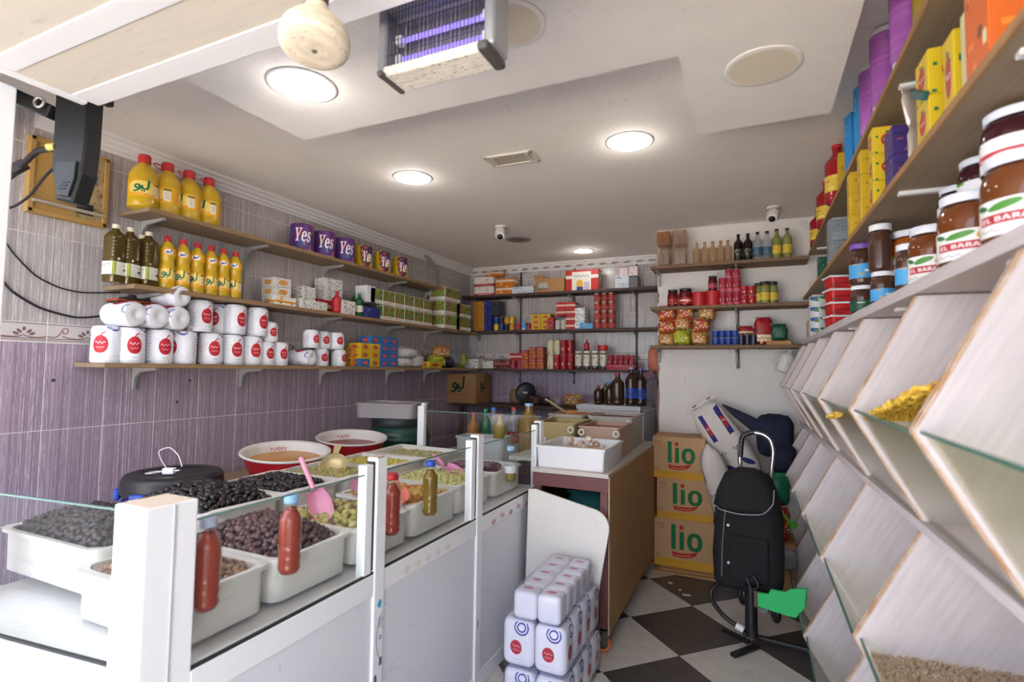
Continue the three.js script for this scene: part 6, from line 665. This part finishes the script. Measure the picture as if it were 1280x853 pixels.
// shopping trolley
{ const t = thing('shopping_trolley', 'black fabric shopping trolley bag with a bent metal handle', 'trolley', [-.03, 0, -3.27], -.12); const fab = mat([.005, .005, .006], .85), pipe = mat([.25, .24, .24], .6), tubeM = mat([.012, .012, .013], .35), chrome = mat([.5, .5, .5], .28, { metalness: .9 });
  part('bag_body', loft([[.15, .09, .04, .27], [.17, .11, .05, .3], [.178, .118, .06, .45], [.172, .115, .06, .62], [.155, .105, .06, .76], [.12, .085, .05, .86], [.08, .06, .04, .9]], 5), fab, t, [-.005, 0, 0]); { const g = t.children[0].geometry, a = g.attributes.position; for (let i = 0; i < a.count; i++) { const x = a.getX(i), y = a.getY(i), z = a.getZ(i), k = 1 + .07 * noise.noise(x * 9, y * 6, z * 9); a.setXYZ(i, x * k, y, z * k); } g.computeVertexNormals(); }
  part('flap', loft([[.165, .12, .06, .715], [.15, .112, .06, .79], [.11, .085, .05, .885], [.05, .05, .03, .915]], 4), fab, t, [-.01, 0, .012]); part('flap_piping', tube([[-.172, .72, .07], [-.13, .7, .135], [-.03, .69, .142], [.08, .705, .14], [.13, .76, .125], [.135, .83, .1]], .0035, 40, 6), pipe, t); part('front_seam', tube([[-.105, .7, .125], [-.12, .5, .132], [-.125, .34, .125]], .0022, 24, 5), pipe, t); for (const y of [.62, .42]) part('snap', at(cyl(.007, .007, .004, 12), -.09, y, .131, Math.PI / 2), chrome, t); part('front_pocket', rb(.2, .24, .03, .014, 2), fab, t, [.01, .45, .115]);
  part('handle', tube([[-.055, .86, -.1], [-.062, 1.0, -.1], [-.045, 1.075, -.1], [.0, 1.105, -.1], [.06, 1.1, -.1], [.1, 1.07, -.1], [.115, 1.0, -.1], [.1, .84, -.1], [.11, .66, -.1]], .012, 60, 10), chrome, t); part('handle_grip', tube([[-.058, .96, -.1], [-.045, 1.075, -.1], [.0, 1.105, -.1], [.02, 1.107, -.1]], .0145, 30, 10), tubeM, t);
  part('frame_tube', tube([[-.13, .3, .06], [-.185, .24, .06], [-.19, .19, .08], [-.12, .13, .12], [-.03, .09, .14], [-.0, .06, .14]], .012, 40, 10), tubeM, t); part('frame_ring', at(cyl(.018, .018, .04, 14), -.035, .095, .14, 0, 0, 1.2), plasticWhite, t); part('lower_post', cyl(.03, .032, .26, 16), tubeM, t, [.02, .19, .12]); part('foot_bar', join([at(rb(.035, .02, .2, .005), .0, .012, .2, 0, -.5), at(rb(.16, .02, .03, .005), -.06, .03, .1, 0, -.5), at(rb(.3, .02, .03, .005), .14, .03, .05)]), tubeM, t);
  for (const [x, z] of [[-.05, -.08], [.13, .06]]) { const w = part('wheel', at(new THREE.TorusGeometry(.05, .018, 10, 22), x, .2, z, 0, Math.PI / 2 + .3), tubeM, t); part('hub', at(cyl(.03, .03, .03, 14), x, .2, z, 0, 0, Math.PI / 2), mat([.04, .04, .04], .5), w); } part('clutter_straps', join([tube([[.0, .36, .13], [.03, .3, .15], [.06, .34, .15], [.03, .38, .14], [0, .36, .13]], .006, 30, 6), tube([[.08, .3, .14], [.1, .24, .15], [.14, .26, .14], [.12, .31, .13]], .008, 24, 6), at(cyl(.026, .026, .05, 14), .08, .22, .13, 1.2)]), tubeM, t); part('chrome_bits', at(new THREE.TorusGeometry(.02, .004, 6, 14), .08, .25, .14), chrome, t); }
{ const p = on(978, 752, 2, -3.05); const t = thing('green_sheet', 'bright green plastic sheet hanging out beside the trolley', 'sheet', [p.x, p.y - .05, -3.05], -.2); const s = new THREE.Shape([[-.11, .0], [.06, -.01], [.1, .05], [.11, .14], [.04, .12], [.02, .1], [-.05, .095], [-.06, .07], [-.11, .065]].map(q => new THREE.Vector2(...q))); const g = new THREE.ExtrudeGeometry(s, { depth: .012, bevelEnabled: true, bevelSize: .003, bevelThickness: .003, bevelSegments: 1 }); part('sheet_body', g, mat([.02, .48, .13], .5), t); part('brown_edge', rb(.035, .08, .02, .003), mat([.1, .06, .04], .8), t, [-.115, .03, 0]); }
{ const p = on(990, 655, 0, .2); const t = thing('green_scoop', 'bright green plastic scoop sticking out of a grain bin', 'scoop', [p.x, p.y, p.z]); t.rotation.z = .75; part('handle', at(rb(.016, .14, .01, .004), 0, .05, 0), mat([.1, .6, .03], .4), t); part('scoop_bowl', lathe([[0, -.03], [.022, -.025], [.026, 0], [.024, 0], [.018, -.02], [0, -.026]], 16), mat([.1, .6, .03], .4), t); }
bag('clear_bag', 'clear plastic bag caught beside the lower bins', 'bag', (() => { const p = on(984, 700, 0, .17); return [p.x, p.y - .06, p.z]; })(), .1, .12, .08, mat([.5, .48, .48], .25, { transmission: .4, thickness: 0 }), .2, 23);
// bulk paper packs by the counter
{ const film = mat([.9, .9, .95], .18, { transmission: 1, thickness: 0, ior: 1.35 }); const topM = mat([.84, .84, .87], .6, { map: canvas(64, 64, (g) => { g.fillStyle = '#f4f4f8'; g.fillRect(0, 0, 64, 64); g.fillStyle = '#d2566a'; g.beginPath(); g.ellipse(32, 34, 15, 9, 0, 0, 6.3); g.fill(); g.fillStyle = '#f4f4f8'; g.fillRect(14, 36, 36, 4); }) }); const pl = mat([.84, .84, .88], .6);
  const t = thing('bulk_paper_pack', 'wrapped white paper roll pack on top of the pile by the counter', 'paper pack', [-.84, .39, -2.36]); for (let c = 0; c < 2; c++) for (let r = 0; r < 5; r++) part('roll', rb(.106, .118, .096, .022, 2), [pl, pl, topM, pl, pl, pl], t, [(c - .5) * .108, .06, (r - 2) * .1]); part('plastic_wrap', loft([[.108, .252, .02, .0], [.112, .256, .025, .02], [.113, .257, .025, .1], [.106, .25, .03, .124]], 3), film, t);
  const side = pm(paperWrap, .55); const mk = (label, y0, h, x, z, n, dx) => { const q = thing('bulk_paper_pack', label, 'paper pack', [x, y0, z]); const pw = pm(paperHalf, .55); for (let c = 0; c < 2; c++) for (let r = 0; r < n; r++) part('roll', rb(.142, h - .006, .128, .03, 2), [pw, pw, pl, pl, pw, pw], q, [(c - .5) * .145, h / 2, (r - (n - 1) / 2) * .133]); part('plastic_wrap', loft([[.145, n * .0665, .03, .0], [.149, n * .0675, .035, .03], [.149, n * .0675, .035, h - .04], [.142, n * .066, .04, h]], 3), film, q); };
  const paperHalf = canvas(128, 160, (g, w, h) => { g.fillStyle = '#f0f0f5'; g.fillRect(0, 0, w, h); g.fillStyle = '#c42a3c'; g.beginPath(); g.ellipse(60, 92, 26, 26, 0, 0, 6.3); g.fill(); squiggle(g, 42, 88, 36, 6, '#f6e6e8', 4); squiggle(g, 46, 102, 28, 5, '#f6e6e8', 4); g.strokeStyle = '#2f3a9a'; g.lineWidth = 6; g.setLineDash([7, 5]); g.beginPath(); g.ellipse(84, 18, 30, 26, 0, 0, 6.3); g.stroke(); g.beginPath(); g.ellipse(84, 18, 18, 15, 0, 0, 6.3); g.stroke(); g.setLineDash([]); squiggle(g, 30, 134, 60, 3, '#9a9cb0', 8); });
  mk('wrapped white paper roll pack in the middle of the pile', .19, .2, -.85, -2.37, 4); mk('wrapped white paper roll pack at the bottom of the pile', .001, .187, -.84, -2.36, 4); }
// white board leaning against the table
{ const t = thing('white_board', 'white panel with a rounded corner leaning on the table front', 'panel', [-.9, .002, -2.665]); const s = new THREE.Shape(); s.moveTo(-.22, 0); s.lineTo(.1, 0); s.quadraticCurveTo(.12, 0, .125, .02); s.lineTo(.222, .62); s.quadraticCurveTo(.235, .7, .16, .73); s.lineTo(-.18, .8); s.lineTo(-.22, .8); s.lineTo(-.22, 0); const g = new THREE.ExtrudeGeometry(s, { depth: .014, bevelEnabled: true, bevelSize: .002, bevelThickness: .002, bevelSegments: 1 }); part('sheet', g, mat([.85, .84, .81], .5, { map: softTex }), t); t.rotation.x = -.05; }
for (const [px, py, l, w] of [[858, 744, 'crumpled white receipt on the dark tile', .05], [850, 738, 'tiny paper scrap beside the receipt', .025], [838, 729, 'thin paper strip near the cartons', .04]]) { const p = on(px, py, 1, .003); const g = new THREE.PlaneGeometry(w, w * .7, 4, 3); g.rotateX(-Math.PI / 2); const a = g.attributes.position; for (let i = 0; i < a.count; i++) a.setY(i, .006 * Math.abs(noise.noise(a.getX(i) * 60, a.getZ(i) * 60, px))); g.computeVertexNormals(); single('receipt', g, mat([.75, .74, .72], .7, { side: THREE.DoubleSide }), l, 'paper', [p.x, .0015, p.z], [0, px, 0]); }

// ================================================================= hand over
scene.traverse(o => { if (o.isMesh) { o.castShadow = true; o.receiveShadow = true; } });
renderer.render(scene, camera);
